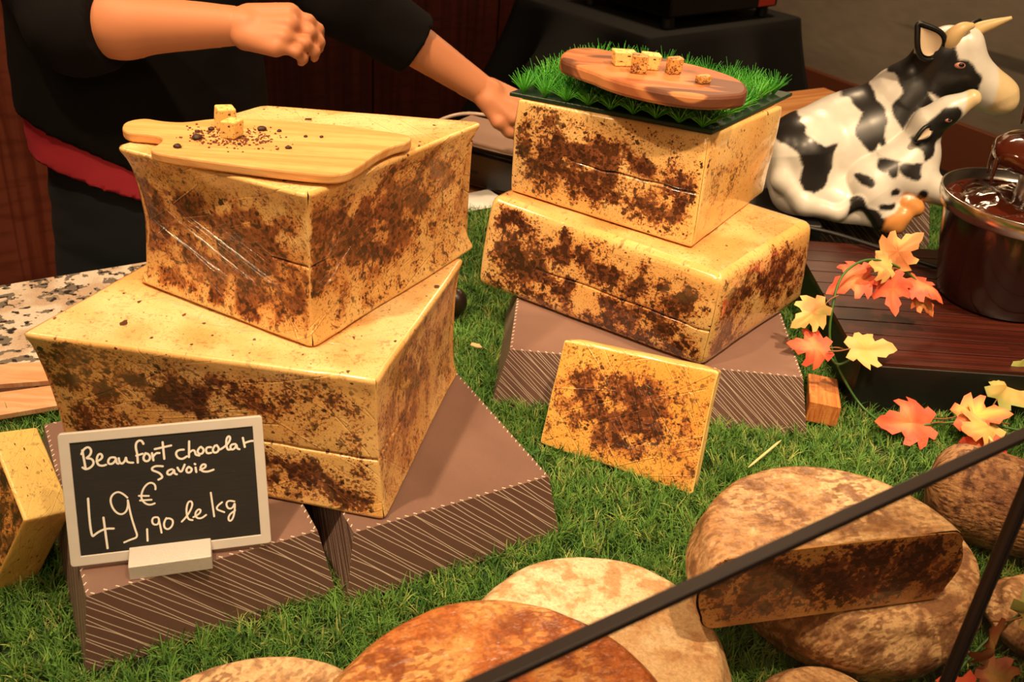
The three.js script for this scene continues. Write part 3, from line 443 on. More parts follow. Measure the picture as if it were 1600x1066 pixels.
{ // plastic grass tile with tufts
  const c = [[-0.031, -1.44], [0.25, -1.334], [0.405, -1.56], [0.105, -1.665]], cx = 0.182, cz = -1.50, L = c.map(([x, z]) => [x - cx, z - cz]);
  const g = thing('plastic_grass_tile', 'dark green square tile of bright plastic grass tufts on the right cheese stack', 'grass tile', [cx, Y4 + 0.001, cz]);
  const s = new THREE.Shape(); L.forEach(([x, z], i) => (i ? s.lineTo(x, -z) : s.moveTo(x, -z))); const pg = new THREE.ExtrudeGeometry(s, { depth: 0.004, bevelEnabled: true, bevelSize: 0.001, bevelThickness: 0.001, bevelSegments: 1 }).rotateX(-Math.PI / 2).translate(0, 0.001, 0);
  part('base_plate', pg, std(0x14301c, 0.5), g);
  const needle = (k) => { const gs = []; for (let i = 0; i < 34; i++) { const a = i * 2.4 + k, lean = 0.12 + 0.95 * Math.sqrt(i / 34), len = rr(0.028, 0.042), t = new THREE.CylinderGeometry(0.00035, 0.00095, len, 4, 3); t.translate(0, len / 2, 0); const p = t.attributes.position; for (let q = 0; q < p.count; q++) { const y = p.getY(q) / len; p.setX(q, p.getX(q) + 0.25 * len * lean * y * y); } t.rotateZ(-lean * 0.55).rotateY(a); gs.push(t); } const m = mergeGeometries(gs); m.computeVertexNormals(); return m; };
  const ng = [0, 1, 2].map(needle), gm = [0x4cae30, 0x3a982c, 0x68c040].map((q) => std(q, 0.45));
  for (let i = 0; i < 9; i++) for (let j = 0; j < 8; j++) { const u = (i + 0.5) / 9, v = (j + 0.2) / 8, x = mix(mix(L[0][0], L[1][0], u), mix(L[3][0], L[2][0], u), v), z = mix(mix(L[0][1], L[1][1], u), mix(L[3][1], L[2][1], u), v); const t = part('grass_tuft', ng[(i + j * 2) % 3], gm[(i * 3 + j) % 3], g); t.position.set(x, 0.005, z); t.rotation.y = i * 2.1 + j; const wx = x + cx - 0.165, wz = z + cz + 1.395, under = ((wx * 0.9 - wz * 0.43) / 0.15) ** 2 + ((wx * 0.43 + wz * 0.9) / 0.105) ** 2 < 1; t.scale.y = under ? 0.95 : rr(1, 1.15); if (under) { t.scale.set(1.25, 0.8, 1.25); } }
}
// cling film gathers into thin raised folds; each runs over the face it lies on
const filmM = std(0xffffff, 0.12, { transmission: 1, thickness: 0, ior: 1.5 });
function filmFolds(target, lines) {   // lines: [from, to] pairs in world space in front of the face, dropped onto it along dir
  target.updateMatrixWorld(true); const rc = new THREE.Raycaster(), inv = target.matrixWorld.clone().invert(), gs = [];
  for (const [a, b, dir, r] of lines) { const pts = [], D = V(...dir).normalize(); for (let k = 0; k <= 8; k++) { const o = V(...a).lerp(V(...b), k / 8).addScaledVector(D, -0.08); rc.set(o, D); const h = rc.intersectObject(target, false)[0]; if (h) pts.push(h.point.addScaledVector(D, -0.0003 - 0.0004 * Math.sin(k / 8 * Math.PI)).applyMatrix4(inv).toArray()); } if (pts.length > 3) gs.push(taperTube(pts, [0.0001, r, r * 0.8, r, 0.0001], 24, 5)); }
  if (gs.length) part('film_folds', mergeGeometries(gs), filmM, target, 'creases of clear cling film').userData.kind = 'stuff';
}
{
  const byLabel = (t) => scene.children.find((o) => o.userData.label?.startsWith(t)), lerpP = (a, b, t) => a.map((v, i) => mix(v, b[i], t));
  const quad = (c, u, v) => lerpP(lerpP(c[0], c[1], u), lerpP(c[3], c[2], u), v);
  const fan = (c, dir, n, u0, v0, ang, len, r = 0.0008) => Array.from({ length: n }, () => { const u = rr(...u0), v = rr(...v0), a = rr(...ang), l = rr(...len); return [quad(c, u, v), quad(c, u + Math.cos(a) * l, v + Math.sin(a) * l), dir, r * rr(0.5, 1.3)]; });
  const L2f = [[-0.43, 0.26, -1.0], [-0.21, 0.26, -0.895], [-0.211, 0.425, -0.905], [-0.426, 0.425, -0.99]], L2r = [[-0.208, 0.26, -0.893], [-0.063, 0.26, -1.168], [-0.061, 0.425, -1.168], [-0.211, 0.425, -0.908]];
  filmFolds(byLabel('film-wrapped cheese block'), [...fan(L2f, [0.42, 0, -0.9], 16, [0.05, 0.35], [0.4, 0.75], [-0.75, -0.5], [0.35, 0.7]), ...fan(L2f, [0.42, 0, -0.9], 12, [0.3, 0.7], [0.35, 0.6], [-0.8, -0.3], [0.2, 0.4], 0.0004), ...fan(L2r, [-0.88, 0, -0.48], 16, [0.3, 0.8], [0.45, 0.85], [0.35, 0.8], [0.1, 0.3], 0.0004), ...fan(L2r, [-0.88, 0, -0.48], 8, [0.02, 0.12], [0.3, 0.5], [0.5, 1.1], [0.1, 0.25], 0.0004)]);
  const R1f = [[-0.06, 0.085, -1.41], [0.268, 0.085, -1.203], [0.273, 0.23, -1.2], [-0.05, 0.23, -1.426]]; filmFolds(byLabel('lower block of the right stack'), fan(R1f, [0.5, -0.2, -0.85], 14, [0.5, 0.9], [0.84, 0.96], [-0.1, 0.15], [0.08, 0.2], 0.0005));
  const SL = [[0.047, 0.006, -1.103], [0.247, 0.006, -1.018], [0.278, 0.142, -1.112], [0.068, 0.142, -1.157]]; filmFolds(byLabel('flat chocolate-speckled'), [...fan(SL, [-0.3, -0.45, -0.85], 22, [0.45, 0.75], [0.2, 0.45], [-0.12, 0.1], [0.1, 0.28], 0.0004), ...fan(SL, [-0.3, -0.45, -0.85], 12, [0.3, 0.85], [0.7, 0.85], [-0.9, -0.3], [0.05, 0.12], 0.0006)]);
  const L1t = [[-0.48, 0.258, -0.9], [-0.15, 0.258, -0.86], [-0.1, 0.258, -1.12], [-0.4, 0.258, -1.12]]; filmFolds(byLabel('lower block of chocolate-speckled'), fan(L1t, [0, -1, 0], 26, [0.0, 0.9], [0.0, 0.5], [-0.6, 0.6], [0.06, 0.22], 0.0005));
}
// ---------------------------------------------------------------- chalkboard price sign
{
  const STROKES = [[69,81,73,158,77,243],[63,112,73,75,102,53,117,88,107,131,81,153,114,158,124,198,106,234,77,249,62,228],[137,187,157,178,171,154,164,123,147,131,137,175,143,221,167,231,184,224],[235,170,215,160,198,184,196,216,216,225,237,196,239,170,239,216,249,226],[254,179,254,212,269,233,287,204,293,172,293,211,307,226,327,229],[391,75,386,48,368,41,352,63,348,102,354,161,352,233],[348,171,382,160],[399,159,383,185,386,221,406,232,422,204,415,168,397,157],[432,163,436,226],[437,193,451,165,472,168],[494,77,495,222],[449,130,538,112],[604,159,574,154,558,185,567,226,591,243,618,220],[637,91,629,229],[631,192,651,166,665,181,665,214,686,224],[694,152,676,176,683,210,704,211,715,175,699,149],[754,161,733,154,723,183,730,214,752,210],[777,150,761,175,765,212,787,212,799,180,786,148],[804,188,842,160,866,103,859,75,843,93,838,153,844,200,862,196],[890,153,868,150,858,182,870,204,888,187,896,154,897,195,910,203],[934,106,941,188],[939,154,970,139,995,141],[483,286,450,274,424,290,425,313,456,334,471,356,478,384,454,399],[532,320,511,323,501,354,517,370,538,347,542,321,543,361,555,369],[562,311,576,373,602,291],[622,314,607,331,611,365,632,364,641,334,624,314],[660,326,662,366],[657,293,660,297],[684,350,715,337,717,308,700,303,685,330,692,364,722,376,757,361],[74,499,65,849,100,805,146,775,192,783],[144,678,150,949],[280,527,250,470,213,471,186,524,198,617,232,672,266,654,281,592,280,527,289,684,304,803,317,883,279,896,241,915],[433,481,438,443,410,412,379,440,356,501,353,559,376,602,400,613,422,603],[342,522,394,532],[346,564,407,568],[369,822,366,925],[432,729,412,719,398,749,404,789,429,794,439,756,435,729,441,802,445,868],[478,744,463,774,461,826,481,849,507,821,514,770,494,747,477,750],[560,791,591,751,626,664,624,618,602,621,588,697,594,777,619,789],[625,763,660,743,671,705,654,696,635,732,641,773,667,784,696,756],[732,563,740,777],[790,659,740,704,798,750],[859,664,829,646,810,676,821,725,847,723,863,665,853,784,832,840,816,824,823,778,859,745]];
  const g = thing('chalkboard_sign', 'small chalkboard price sign in silver frame with white handwriting', 'price sign', [-0.322, PH, -0.747], rad(17.5));
  const W = 0.19, H = 0.132, F = 0.0085, lean = new THREE.Group();
  const map = canvasTex(1024, 700, (c, w, h) => {
    fillPixels(c, 0, 0, w, h, (u, v) => { const n = fbm(u * 12, v * 120, 2, 3), d = fbm(u * 7, v * 5, 5, 3), k = 18 + 14 * n + 8 * d; return [k, k * 0.95, k * 0.88]; });
    c.strokeStyle = 'rgba(244,238,228,0.97)'; c.lineCap = c.lineJoin = 'round';
    STROKES.forEach((s, i) => { const big = i >= 31 && i <= 33, title = i < 31; c.lineWidth = title ? 13 : 11.5; const p = []; for (let k = 0; k < s.length; k += 2) p.push([s[k] / 1000 * w, s[k + 1] / 1000 * h]); c.beginPath(); c.moveTo(...p[0]); for (let k = 1; k < p.length - 1; k++) c.quadraticCurveTo(p[k][0], p[k][1], (p[k][0] + p[k + 1][0]) / 2, (p[k][1] + p[k + 1][1]) / 2); c.lineTo(...p[p.length - 1]); c.stroke(); });
    c.fillStyle = 'rgba(220,214,204,0.5)'; for (let k = 0; k < 40; k++) c.fillRect(rr(0, w), rr(0, h), rr(1, 3), rr(1, 2));
  });
  const tilt = (m) => { m.rotation.x = rad(-23); m.position.set(0, 0.006, 0); return m; };
  const fr = new THREE.Shape(); const rq = (s, w, h, r) => { s.moveTo(-w / 2 + r, -h / 2); s.lineTo(w / 2 - r, -h / 2); s.quadraticCurveTo(w / 2, -h / 2, w / 2, -h / 2 + r); s.lineTo(w / 2, h / 2 - r); s.quadraticCurveTo(w / 2, h / 2, w / 2 - r, h / 2); s.lineTo(-w / 2 + r, h / 2); s.quadraticCurveTo(-w / 2, h / 2, -w / 2, h / 2 - r); s.lineTo(-w / 2, -h / 2 + r); s.quadraticCurveTo(-w / 2, -h / 2, -w / 2 + r, -h / 2); return s; };
  rq(fr, W, H, 0.003); const hole = rq(new THREE.Path(), W - 2 * F, H - 2 * F, 0.0005); fr.holes.push(hole);
  const silver = std(0xdad4cc, 0.42, { metalness: 0.15, bumpScale: 0.0004, bumpMap: canvasTex(256, 256, (c) => fillPixels(c, 0, 0, 256, 256, (u, v) => { const n = 255 * fbm(u * 90, v * 90, 3, 2); return [n, n, n]; }), false) });
  tilt(part('frame', new THREE.ExtrudeGeometry(fr, { depth: 0.005, bevelEnabled: true, bevelSize: 0.0008, bevelThickness: 0.0008, bevelSegments: 2 }).translate(0, H / 2, -0.004), silver, g));
  tilt(part('slate', new THREE.BoxGeometry(W - 2 * F + 0.001, H - 2 * F + 0.001, 0.003).translate(0, H / 2, -0.001), std(0xffffff, 0.75, { map }), g, 'black slate with handwritten price of 49,90 euros'));
  const clip = box(0.078, 0.017, 0.03, 0.0012); const cl = part('clip_foot', clip, silver, g); cl.position.set(-0.002, 0.0085, 0.009); cl.rotation.y = rad(1);
}
// ---------------------------------------------------------------- wheels of cheese in front
function rindTex(a, b, c, weave, s, dark = 0.5) {   // a pale, b mid, c dark mould; weave: imprint of the cheese cloth
  return canvasTex(1024, 1024, (g) => fillPixels(g, 0, 0, 1024, 1024, (u, v) => {
    const n = fbm(u * 7 + s, v * 7, s, 5), m = fbm(u * 40, v * 40 + s, s + 4, 4), m2 = fbm(u * 14 + 5, v * 14, s + 2, 4), w = fbm(u * 90 + s, v * 200 + 3 * n, s + 7, 2), sp = fbm(u * 110, v * 110, s + 11, 2), f = noise(u * 420, v * 420, s);
    let k = lerp3(a, b, sm(0.38, 0.64, n * 0.6 + m * 0.4)); k = lerp3(k, c, dark * sm(0.5, 0.66, m) * sm(0.36, 0.58, m2)); k = lerp3(k, lerp3(b, c, 0.6), weave * sm(0.5, 0.62, w) * (0.35 + 0.65 * sm(0.35, 0.6, m2))); k = lerp3(k, c, 0.5 * dark * sm(0.63, 0.7, sp)); return k.map((q) => q * (0.9 + 0.16 * f));
  }));
}
const rindBump = canvasTex(1024, 1024, (g) => fillPixels(g, 0, 0, 1024, 1024, (u, v) => { const q = 255 * (0.4 * fbm(u * 50, v * 120, 3, 3) + 0.4 * fbm(u * 70, v * 70, 6, 3) + 0.2 * fbm(u * 10, v * 10, 2, 3)); return [q, q, q]; }), false);
const rindMat = (t, o) => std(0xffffff, 0.75, { map: t, bumpMap: rindBump, bumpScale: 0.005, ...o });
// lathed wheel profile (convex heel), y 0..h; phi range for cut pieces; uv unrolls from the centre
function wheelGeo(r, h, { bulge = 0.012, edge = 0.014, a0 = 0, a1 = Math.PI * 2, s = 1, seg = 96, rough = 0.0022, dome = 0.002 } = {}) {
  const prof = [[0, h + dome]]; for (let k = 1; k <= 8; k++) { const t = k / 8; prof.push([t * (r - edge), h + dome * (1 - t * t)]); }
  for (let k = 1; k <= 5; k++) { const a = k / 5 * Math.PI / 2; prof.push([r - edge + edge * Math.sin(a), h - edge + edge * Math.cos(a)]); }
  for (let k = 1; k < 8; k++) { const t = k / 8; prof.push([r + bulge * Math.sin(t * Math.PI), mix(h - edge, edge, t)]); }
  for (let k = 0; k <= 5; k++) { const a = k / 5 * Math.PI / 2; prof.push([r - edge + edge * Math.cos(a), edge - edge * Math.sin(a)]); } prof.push([0, 0]);
  const pos = [], uv = [], idx = []; let L = 0;
  prof.forEach(([pr, py], i) => { if (i) L += Math.hypot(pr - prof[i - 1][0], py - prof[i - 1][1]); for (let j = 0; j <= seg; j++) { const a = mix(a0, a1, j / seg), ca = Math.cos(a), sa = Math.sin(a), d = (fbm(ca * pr * 30 + s * 9, py * 30, sa * pr * 30, 3) - 0.5) * 2 * rough + (fbm(ca * pr * 9 + s, py * 9, sa * pr * 9 + s, 2) - 0.5) * 4 * rough; const up = py > h * 0.9 && pr < r - edge * 0.5 ? 1 : 0, ed = pr > 0 ? 1 : 0, R = pr + (up ? 0 : d * ed); pos.push(ca * R, py + (up ? d : 0), sa * R); uv.push(0.5 + ca * L * 1.6, 0.5 + sa * L * 1.6); } });
  for (let i = 0; i < prof.length - 1; i++) for (let j = 0; j < seg; j++) { const a = i * (seg + 1) + j, b = a + seg + 1; idx.push(a, a + 1, b, b, a + 1, b + 1); }
  return { g: smooth(geoOf(pos, uv, idx)), prof };
}
const rTan = rindTex([222, 186, 138], [190, 142, 96], [104, 68, 46], 0.7, 3, 0.6), rCream = rindTex([244, 222, 184], [230, 196, 148], [186, 132, 86], 0.1, 5, 0.55), rOrange = rindTex([214, 160, 96], [182, 104, 52], [112, 56, 32], 0.6, 8, 0.6), rBrown = rindTex([186, 142, 98], [138, 92, 62], [74, 46, 34], 0.2, 12, 0.75);
function wheel(label, x, y, z, r, h, tex, tilt = [0, 0], o = {}, mo = {}) {
  const m = solo('cheese_round', label, 'cheese wheel', wheelGeo(r, h, o).g, rindMat(tex, mo), [x, y, z]); m.rotation.set(tilt[0], o.spin || 0, tilt[1]); return m;
}
wheel('tan ribbed cheese wheel lying under the cut half wheel', 0.392, 0.012, -0.846, 0.128, 0.086, rTan, [0, 0], { s: 2, spin: 0.5 });
wheel('pale cream cheese wheel on the grass next to the half wheel', 0.108, 0.008, -0.692, 0.122, 0.072, rCream, [0, 0], { s: 4 });
wheel('orange-brown film-wrapped wheel leaning on the pale cream wheel', 0.018, 0.083, -0.522, 0.146, 0.062, rOrange, [0.06, 0], { s: 6, spin: 0.4 }, { roughness: 0.34 });
wheel('beige cheese wheel on the grass in front of the striped pedestal', -0.182, 0.006, -0.528, 0.122, 0.07, rTan, [0, 0], { s: 9, spin: 1.2 });
wheel('small tan wheel on the grass between the vine and the brown roll', 0.602, 0.008, -0.812, 0.05, 0.055, rTan, [0, 0], { s: 14, spin: 2 });
{ // a thick mottled roll with rounded ends, lying on the grass
  const r = 0.058, L = 0.29, pos = [], uv = [], idx = [], NR = 40, NS = 48;
  for (let i = 0; i <= NR; i++) for (let j = 0; j <= NS; j++) { const t = i / NR, x = (t - 0.5) * L, e = Math.min(t, 1 - t) * L, q = e < 0.04 ? Math.sqrt(1 - (1 - e / 0.04) ** 2) : 1, a = j / NS * 6.28318, d = 1 + 0.12 * (fbm(x * 22, Math.cos(a) * 1.6, Math.sin(a) * 1.6, 3) - 0.5), R = r * q * d * (1 - 0.1 * (t - 0.5)); pos.push(x, Math.cos(a) * R, Math.sin(a) * R); uv.push(x * 3, j / NS * r * 6.28 * 3); }
  for (let i = 0; i < NR; i++) for (let j = 0; j < NS; j++) { const a = i * (NS + 1) + j, b = a + NS + 1; idx.push(a, b, a + 1, b, b + 1, a + 1); }
  solo('cheese_roll', 'brown mottled cheese roll on the grass beside the fallen maple leaves', 'cheese', smooth(geoOf(pos, uv, idx)), rindMat(rBrown), [0.665, 0.062, -0.962], rad(-20));
}
wheel('tan wheel on the grass partly under the half wheel', 0.325, 0.006, -0.655, 0.055, 0.05, rTan, [0, 0], { s: 17, spin: 2.4 });
{ // half wheel with a cut chocolate face
  const r = 0.132, h = 0.088, w = wheelGeo(r, h, { a0: Math.PI, a1: Math.PI * 2, s: 21, bulge: 0.008, edge: 0.016, seg: 64 });
  const t = thing('half_cheese_round', 'half cheese wheel in film with dark chocolate cut face on the tan wheel', 'cheese', [0.327, 0.101, -0.727], rad(15.5));
  part('rind', w.g, rindMat(rTan, { roughness: 0.38 }), t);
  const sh = new THREE.Shape(), pr = w.prof; pr.forEach(([a, b], i) => (i ? sh.lineTo(a, b) : sh.moveTo(a, b))); for (let i = pr.length - 2; i > 0; i--) sh.lineTo(-pr[i][0], pr[i][1]);
  const fg = new THREE.ExtrudeGeometry(sh, { depth: 0.002, bevelEnabled: false }).translate(0, 0, -0.001), p = fg.attributes.position, uv = []; for (let i = 0; i < p.count; i++) uv.push((p.getX(i) + 0.142) / 0.284, p.getY(i) / 0.092); fg.setAttribute('uv', new THREE.Float32BufferAttribute(uv, 2));
  const ft = canvasTex(1024, 512, (c) => paintCheese(c, 0, 0, 1024, 512, { wm: 0.284, hm: 0.09, seed: 81, base: 0.22, crumbs: 900, cloud: 0.95, stray: 0.06, edge: 0.01, paste: [206, 152, 84], paste2: [160, 106, 58], blobs: [[0.45, 0.6, 0.28, 0.26, 1.1], [0.75, 0.5, 0.2, 0.25, 1.1], [0.25, 0.4, 0.14, 0.22, 0.8], [0.6, 0.25, 0.2, 0.12, 0.5]] }));
  part('cut_face', fg, std(0xffffff, 0.35, { map: ft, clearcoat: 0.8, clearcoatRoughness: 0.08, bumpMap: filmBump, bumpScale: 0.001 }), t, 'dark chocolate-veined cut face');
}
// ---------------------------------------------------------------- glass counter screen
{
  const glass = std(0xd9d2c8, 0.02, { transmission: 1, thickness: 0, ior: 1.45 }), edgeM = std(0x2c2422, 0.4), top = 0.45, low = -0.2, n = -0.252, th = 0.008;
  const A = rad(35.1), along_ = (t) => [0.001 + Math.cos(A) * t, low, -0.305 - Math.sin(A) * t];   // both panes stand on one line
  const pane = (label, t0, t1) => { const w = t1 - t0, g = thing('glass_pane', label, 'glass screen', along_((t0 + t1) / 2), A); part('sheet', new THREE.PlaneGeometry(w, top - low).translate(0, (top - low) / 2, 0), glass, g); part('top_edge', box(w, 0.005, th, 0.001), edgeM, g).position.y = top - low; for (const s of [-1, 1]) part('side_edge', box(0.004, top - low, th, 0.001).translate(0, (top - low) / 2, 0), edgeM, g).position.x = s * (w / 2 - 0.002); };
  pane('clear glass counter screen with dark edge in front of the cheese wheels', -0.6, 0.4415);
  pane('next glass counter screen past the dark vertical joint', 0.4445, 1.4);
}
// ---------------------------------------------------------------- cow figurine with calf
{
  const O = [0.65, 0.1, -1.86], stand = solo('black_display_box', 'low black box under the cow figurine', 'box', box(0.19, 0.1, 0.3, 0.006).translate(0, 0.05, 0), M.black, [0.465, 0, -1.88], 0);
  const cow = blend([
    ...chain([[0.548, 0.178, -1.88, 0.096], [0.63, 0.205, -1.9, 0.1], [0.695, 0.25, -1.9, 0.088], [0.708, 0.31, -1.89, 0.06], [0.735, 0.36, -1.88, 0.046]]),
    ...chain([[0.742, 0.395, -1.87, 0.046], [0.785, 0.378, -1.862, 0.037], [0.832, 0.35, -1.856, 0.028], [0.862, 0.334, -1.853, 0.024]]),
    cone([0.752, 0.415, -1.865], [0.775, 0.425, -1.855], 0.03, 0.026), cone([0.768, 0.352, -1.872], [0.835, 0.33, -1.858], 0.03, 0.02), cone([0.862, 0.336, -1.85], [0.868, 0.326, -1.848], 0.025, 0.022),
    ...chain([[0.515, 0.2, -1.83, 0.07], [0.525, 0.14, -1.81, 0.05], [0.60, 0.125, -1.785, 0.036], [0.665, 0.118, -1.755, 0.024]]),
    cone([0.56, 0.15, -1.87], [0.71, 0.15, -1.86], 0.062, 0.06),
  ], 0.028);
  const calf = blend([
    ...chain([[0.648, 0.172, -1.785, 0.052], [0.69, 0.195, -1.795, 0.05], [0.715, 0.222, -1.805, 0.046], [0.722, 0.262, -1.805, 0.031]]),
    ...chain([[0.722, 0.292, -1.795, 0.029], [0.748, 0.316, -1.79, 0.022], [0.783, 0.342, -1.788, 0.0165]]),
    cone([0.728, 0.185, -1.765], [0.785, 0.168, -1.755], 0.031, 0.022), cone([0.65, 0.15, -1.76], [0.67, 0.13, -1.745], 0.035, 0.026),
  ], 0.02);
  const limbs = blend([...chain([[0.655, 0.135, -1.75, 0.022], [0.68, 0.118, -1.737, 0.021], [0.69, 0.112, -1.733, 0.019]]), cone([0.705, 0.152, -1.748], [0.722, 0.145, -1.742], 0.018, 0.016), cone([0.676, 0.124, -1.735], [0.7, 0.13, -1.733], 0.017, 0.015),
    ...chain([[0.478, 0.215, -1.80, 0.022], [0.482, 0.165, -1.785, 0.022], [0.525, 0.128, -1.762, 0.02], [0.585, 0.12, -1.752, 0.014], [0.622, 0.15, -1.745, 0.011], [0.648, 0.135, -1.738, 0.0105], [0.66, 0.112, -1.733, 0.009]])], 0.012);
  const all = (x, y, z) => Math.max(smin(smin(cow(x, y, z), calf(x, y, z), 0.005), limbs(x, y, z), 0.005), 0.1 - y);
  const inside = (P, x, y) => { let r = false; for (let i = 0, j = P.length - 1; i < P.length; j = i++) if ((P[i][1] > y) !== (P[j][1] > y) && x < (P[j][0] - P[i][0]) * (y - P[i][1]) / (P[j][1] - P[i][1]) + P[i][0]) r = !r; return r; };
  const BACK = [[0.47, 0.28], [0.555, 0.33], [0.622, 0.37], [0.645, 0.36], [0.628, 0.335], [0.64, 0.31], [0.652, 0.28], [0.655, 0.255], [0.668, 0.215], [0.645, 0.24], [0.632, 0.222], [0.618, 0.235], [0.605, 0.25], [0.607, 0.275], [0.612, 0.292], [0.596, 0.305], [0.575, 0.302], [0.555, 0.305], [0.52, 0.28]];
  const RUMP = [[0.44, 0.275], [0.50, 0.272], [0.515, 0.255], [0.545, 0.238], [0.57, 0.24], [0.562, 0.222], [0.566, 0.2], [0.555, 0.185], [0.553, 0.165], [0.537, 0.15], [0.512, 0.157], [0.502, 0.18], [0.506, 0.2], [0.485, 0.228], [0.44, 0.23]];
  const NECK = [[0.652, 0.385], [0.69, 0.4], [0.72, 0.40], [0.77, 0.34], [0.755, 0.32], [0.74, 0.30], [0.735, 0.24], [0.72, 0.21], [0.70, 0.215], [0.685, 0.24], [0.688, 0.27], [0.668, 0.29], [0.66, 0.305], [0.672, 0.33], [0.668, 0.35], [0.655, 0.365]];
  const HEAD = [[0.70, 0.45], [0.735, 0.43], [0.752, 0.405], [0.775, 0.4], [0.79, 0.392], [0.803, 0.375], [0.808, 0.36], [0.80, 0.335], [0.785, 0.318], [0.74, 0.33], [0.69, 0.35]];
  const CHEAD = [[0.705, 0.285], [0.715, 0.305], [0.732, 0.328], [0.755, 0.335], [0.765, 0.32], [0.76, 0.30], [0.755, 0.282], [0.742, 0.265], [0.737, 0.24], [0.722, 0.23], [0.712, 0.25], [0.695, 0.262]];
  const spots = [[0.648, 0.224, 0.014, 0.01], [0.668, 0.215, 0.013, 0.02], [0.682, 0.24, 0.011, 0.018], [0.70, 0.212, 0.018, 0.014], [0.712, 0.226, 0.008, 0.016], [0.618, 0.19, 0.014, 0.008], [0.672, 0.172, 0.008, 0.007], [0.724, 0.174, 0.011, 0.011], [0.662, 0.146, 0.014, 0.008]];
  const BLK = [0.014, 0.013, 0.012], WHT = [0.78, 0.74, 0.66], YEL = [0.80, 0.62, 0.34], ORG = [0.78, 0.33, 0.09];
  const colour = (x, y, z) => { let s = [0, 0, 0]; for (const [i, j] of [[-1, -0.5], [0.5, -1], [1, 0.5], [-0.5, 1], [0, 0]]) { const c = colour1(x + i * 0.0016, y + j * 0.0016, z); s = s.map((v, k) => v + c[k] / 5); } return s; };
  const colour1 = (x, y, z) => {
    const w = (fbm(x * 28, y * 28, z * 28, 2) - 0.5) * 0.024, X = x + w, Y = y + (fbm(x * 28 + 7, y * 28, z * 28 + 3, 2) - 0.5) * 0.024;
    const dirt = 0.9 + 0.2 * fbm(x * 60, y * 60, z * 60 + 2, 3), a = cow(x, y, z), b = calf(x, y, z), c = limbs(x, y, z); let q = WHT;
    if (c < a - 0.001 && c < b - 0.001) { if (x > 0.664 && y < 0.165) q = ORG; else if (x > 0.6 && x < 0.668 && c < b) q = BLK; }
    else if (b < a) { if (y > 0.228 ? inside(CHEAD, X, Y) : spots.some((s) => ((X - s[0]) / s[2]) ** 2 + ((Y - s[1]) / s[3]) ** 2 < 1)) q = BLK; else if (x > 0.77 && y > 0.32) q = YEL; else if (y < 0.175 && x > 0.69 && x < 0.735 && y > 0.14) q = lerp3(WHT, ORG, sm(0.75, 0.55, fbm(x * 50, y * 50, z * 50, 2)) * 0.8); }
    else if (x > 0.71 && y > 0.31 + (x - 0.71) * -0.0 && x + y > 1.055) { const m = z > -1.862 ? inside(HEAD, X, Y) : inside(HEAD, X + 0.012, Y - 0.004); if (m) q = BLK; else if (x > 0.838) q = YEL; }
    else if (inside(BACK, X, Y) || inside(RUMP, X, Y) || inside(NECK, X, Y) || (z < -1.93 && fbm(x * 9, y * 9, 4, 2) > 0.5)) q = BLK;
    return q.map((k) => k * dirt);
  };
  const g = thing('cow_figurine', 'painted black and white cow figurine lying with calf nuzzling its chin', 'figurine', O);
  const paint = new THREE.MeshPhysicalMaterial({ color: 0xffffff, vertexColors: true, roughness: 0.38, clearcoat: 0.35, clearcoatRoughness: 0.25 });
  part('body', shift(netMesh(all, [0.43, 0.095, -2.02], [0.91, 0.47, -1.69], 0.0031, colour), O), paint, g);
  const horn = std(0xe0c088, 0.4), bl = std(0x141312, 0.4), rel = (l) => l.map((p) => [p[0] - O[0], p[1] - O[1], p[2] - O[2]]);
  part('horn', taperTube(rel([[0.738, 0.412, -1.85], [0.738, 0.437, -1.835], [0.75, 0.453, -1.832], [0.768, 0.458, -1.835]]), [0.019, 0.0155, 0.011, 0.005], 20, 12), horn, g);
  part('horn', taperTube(rel([[0.778, 0.432, -1.872], [0.795, 0.447, -1.87], [0.815, 0.458, -1.866], [0.842, 0.472, -1.86]]), [0.012, 0.012, 0.009, 0.003], 20, 12), horn, g);
  const ear = (L, W, m1, m2, at, dir, out) => {   // cupped leaf-shaped ear with a pale hollow
    const mk = (s, dz) => { const pos = [], idx = [], n = 14; for (let i = 0; i <= n; i++) { const t = i / n, w = W * Math.sin(Math.PI * Math.pow(t, 0.72)) * s + 0.0004; for (let j = 0; j <= 6; j++) { const q = j / 3 - 1; pos.push(w * q, (0.5 + (t - 0.5) * s) * L, 0.35 * w * q * q * 1.2 + dz); } } for (let i = 0; i < n; i++) for (let j = 0; j < 6; j++) { const a = i * 7 + j; idx.push(a, a + 1, a + 7, a + 7, a + 1, a + 8); } const q = geoOf(pos, null, idx); q.computeVertexNormals(); return q; };
    const shell = mergeGeometries([mk(1, 0), mk(1, -0.005)]), d = V(...dir).normalize(), o = V(...out), x = d.clone().cross(o).normalize(), z = x.clone().cross(d), mt = new THREE.Matrix4().makeBasis(x, d, z); mt.setPosition(at[0] - O[0], at[1] - O[1], at[2] - O[2]);
    const rim = tube(Array.from({ length: 24 }, (_, i) => { const t = i / 23 * 2, k = t <= 1 ? t : 2 - t, w = W * Math.sin(Math.PI * Math.pow(k, 0.72)); return [(t <= 1 ? 1 : -1) * w, k * L, 0.42 * w - 0.002]; }), 0.0042, 60, 8);
    const e = part('ear', mergeGeometries([shell, rim.deleteAttribute('uv')].map((q) => q.index ? q.toNonIndexed() : q)).applyMatrix4(mt), m1, g); m1.side = THREE.DoubleSide; if (m2) { const h = part('ear_hollow', mk(0.74, 0.0022).applyMatrix4(mt), m2, e); }
  };
  const pale = std(0xd8c0a0, 0.6, { side: THREE.DoubleSide });
  ear(0.08, 0.026, bl, pale, [0.72, 0.396, -1.838], [-0.68, 0.8, 0.12], [0.2, 0.05, 1]);
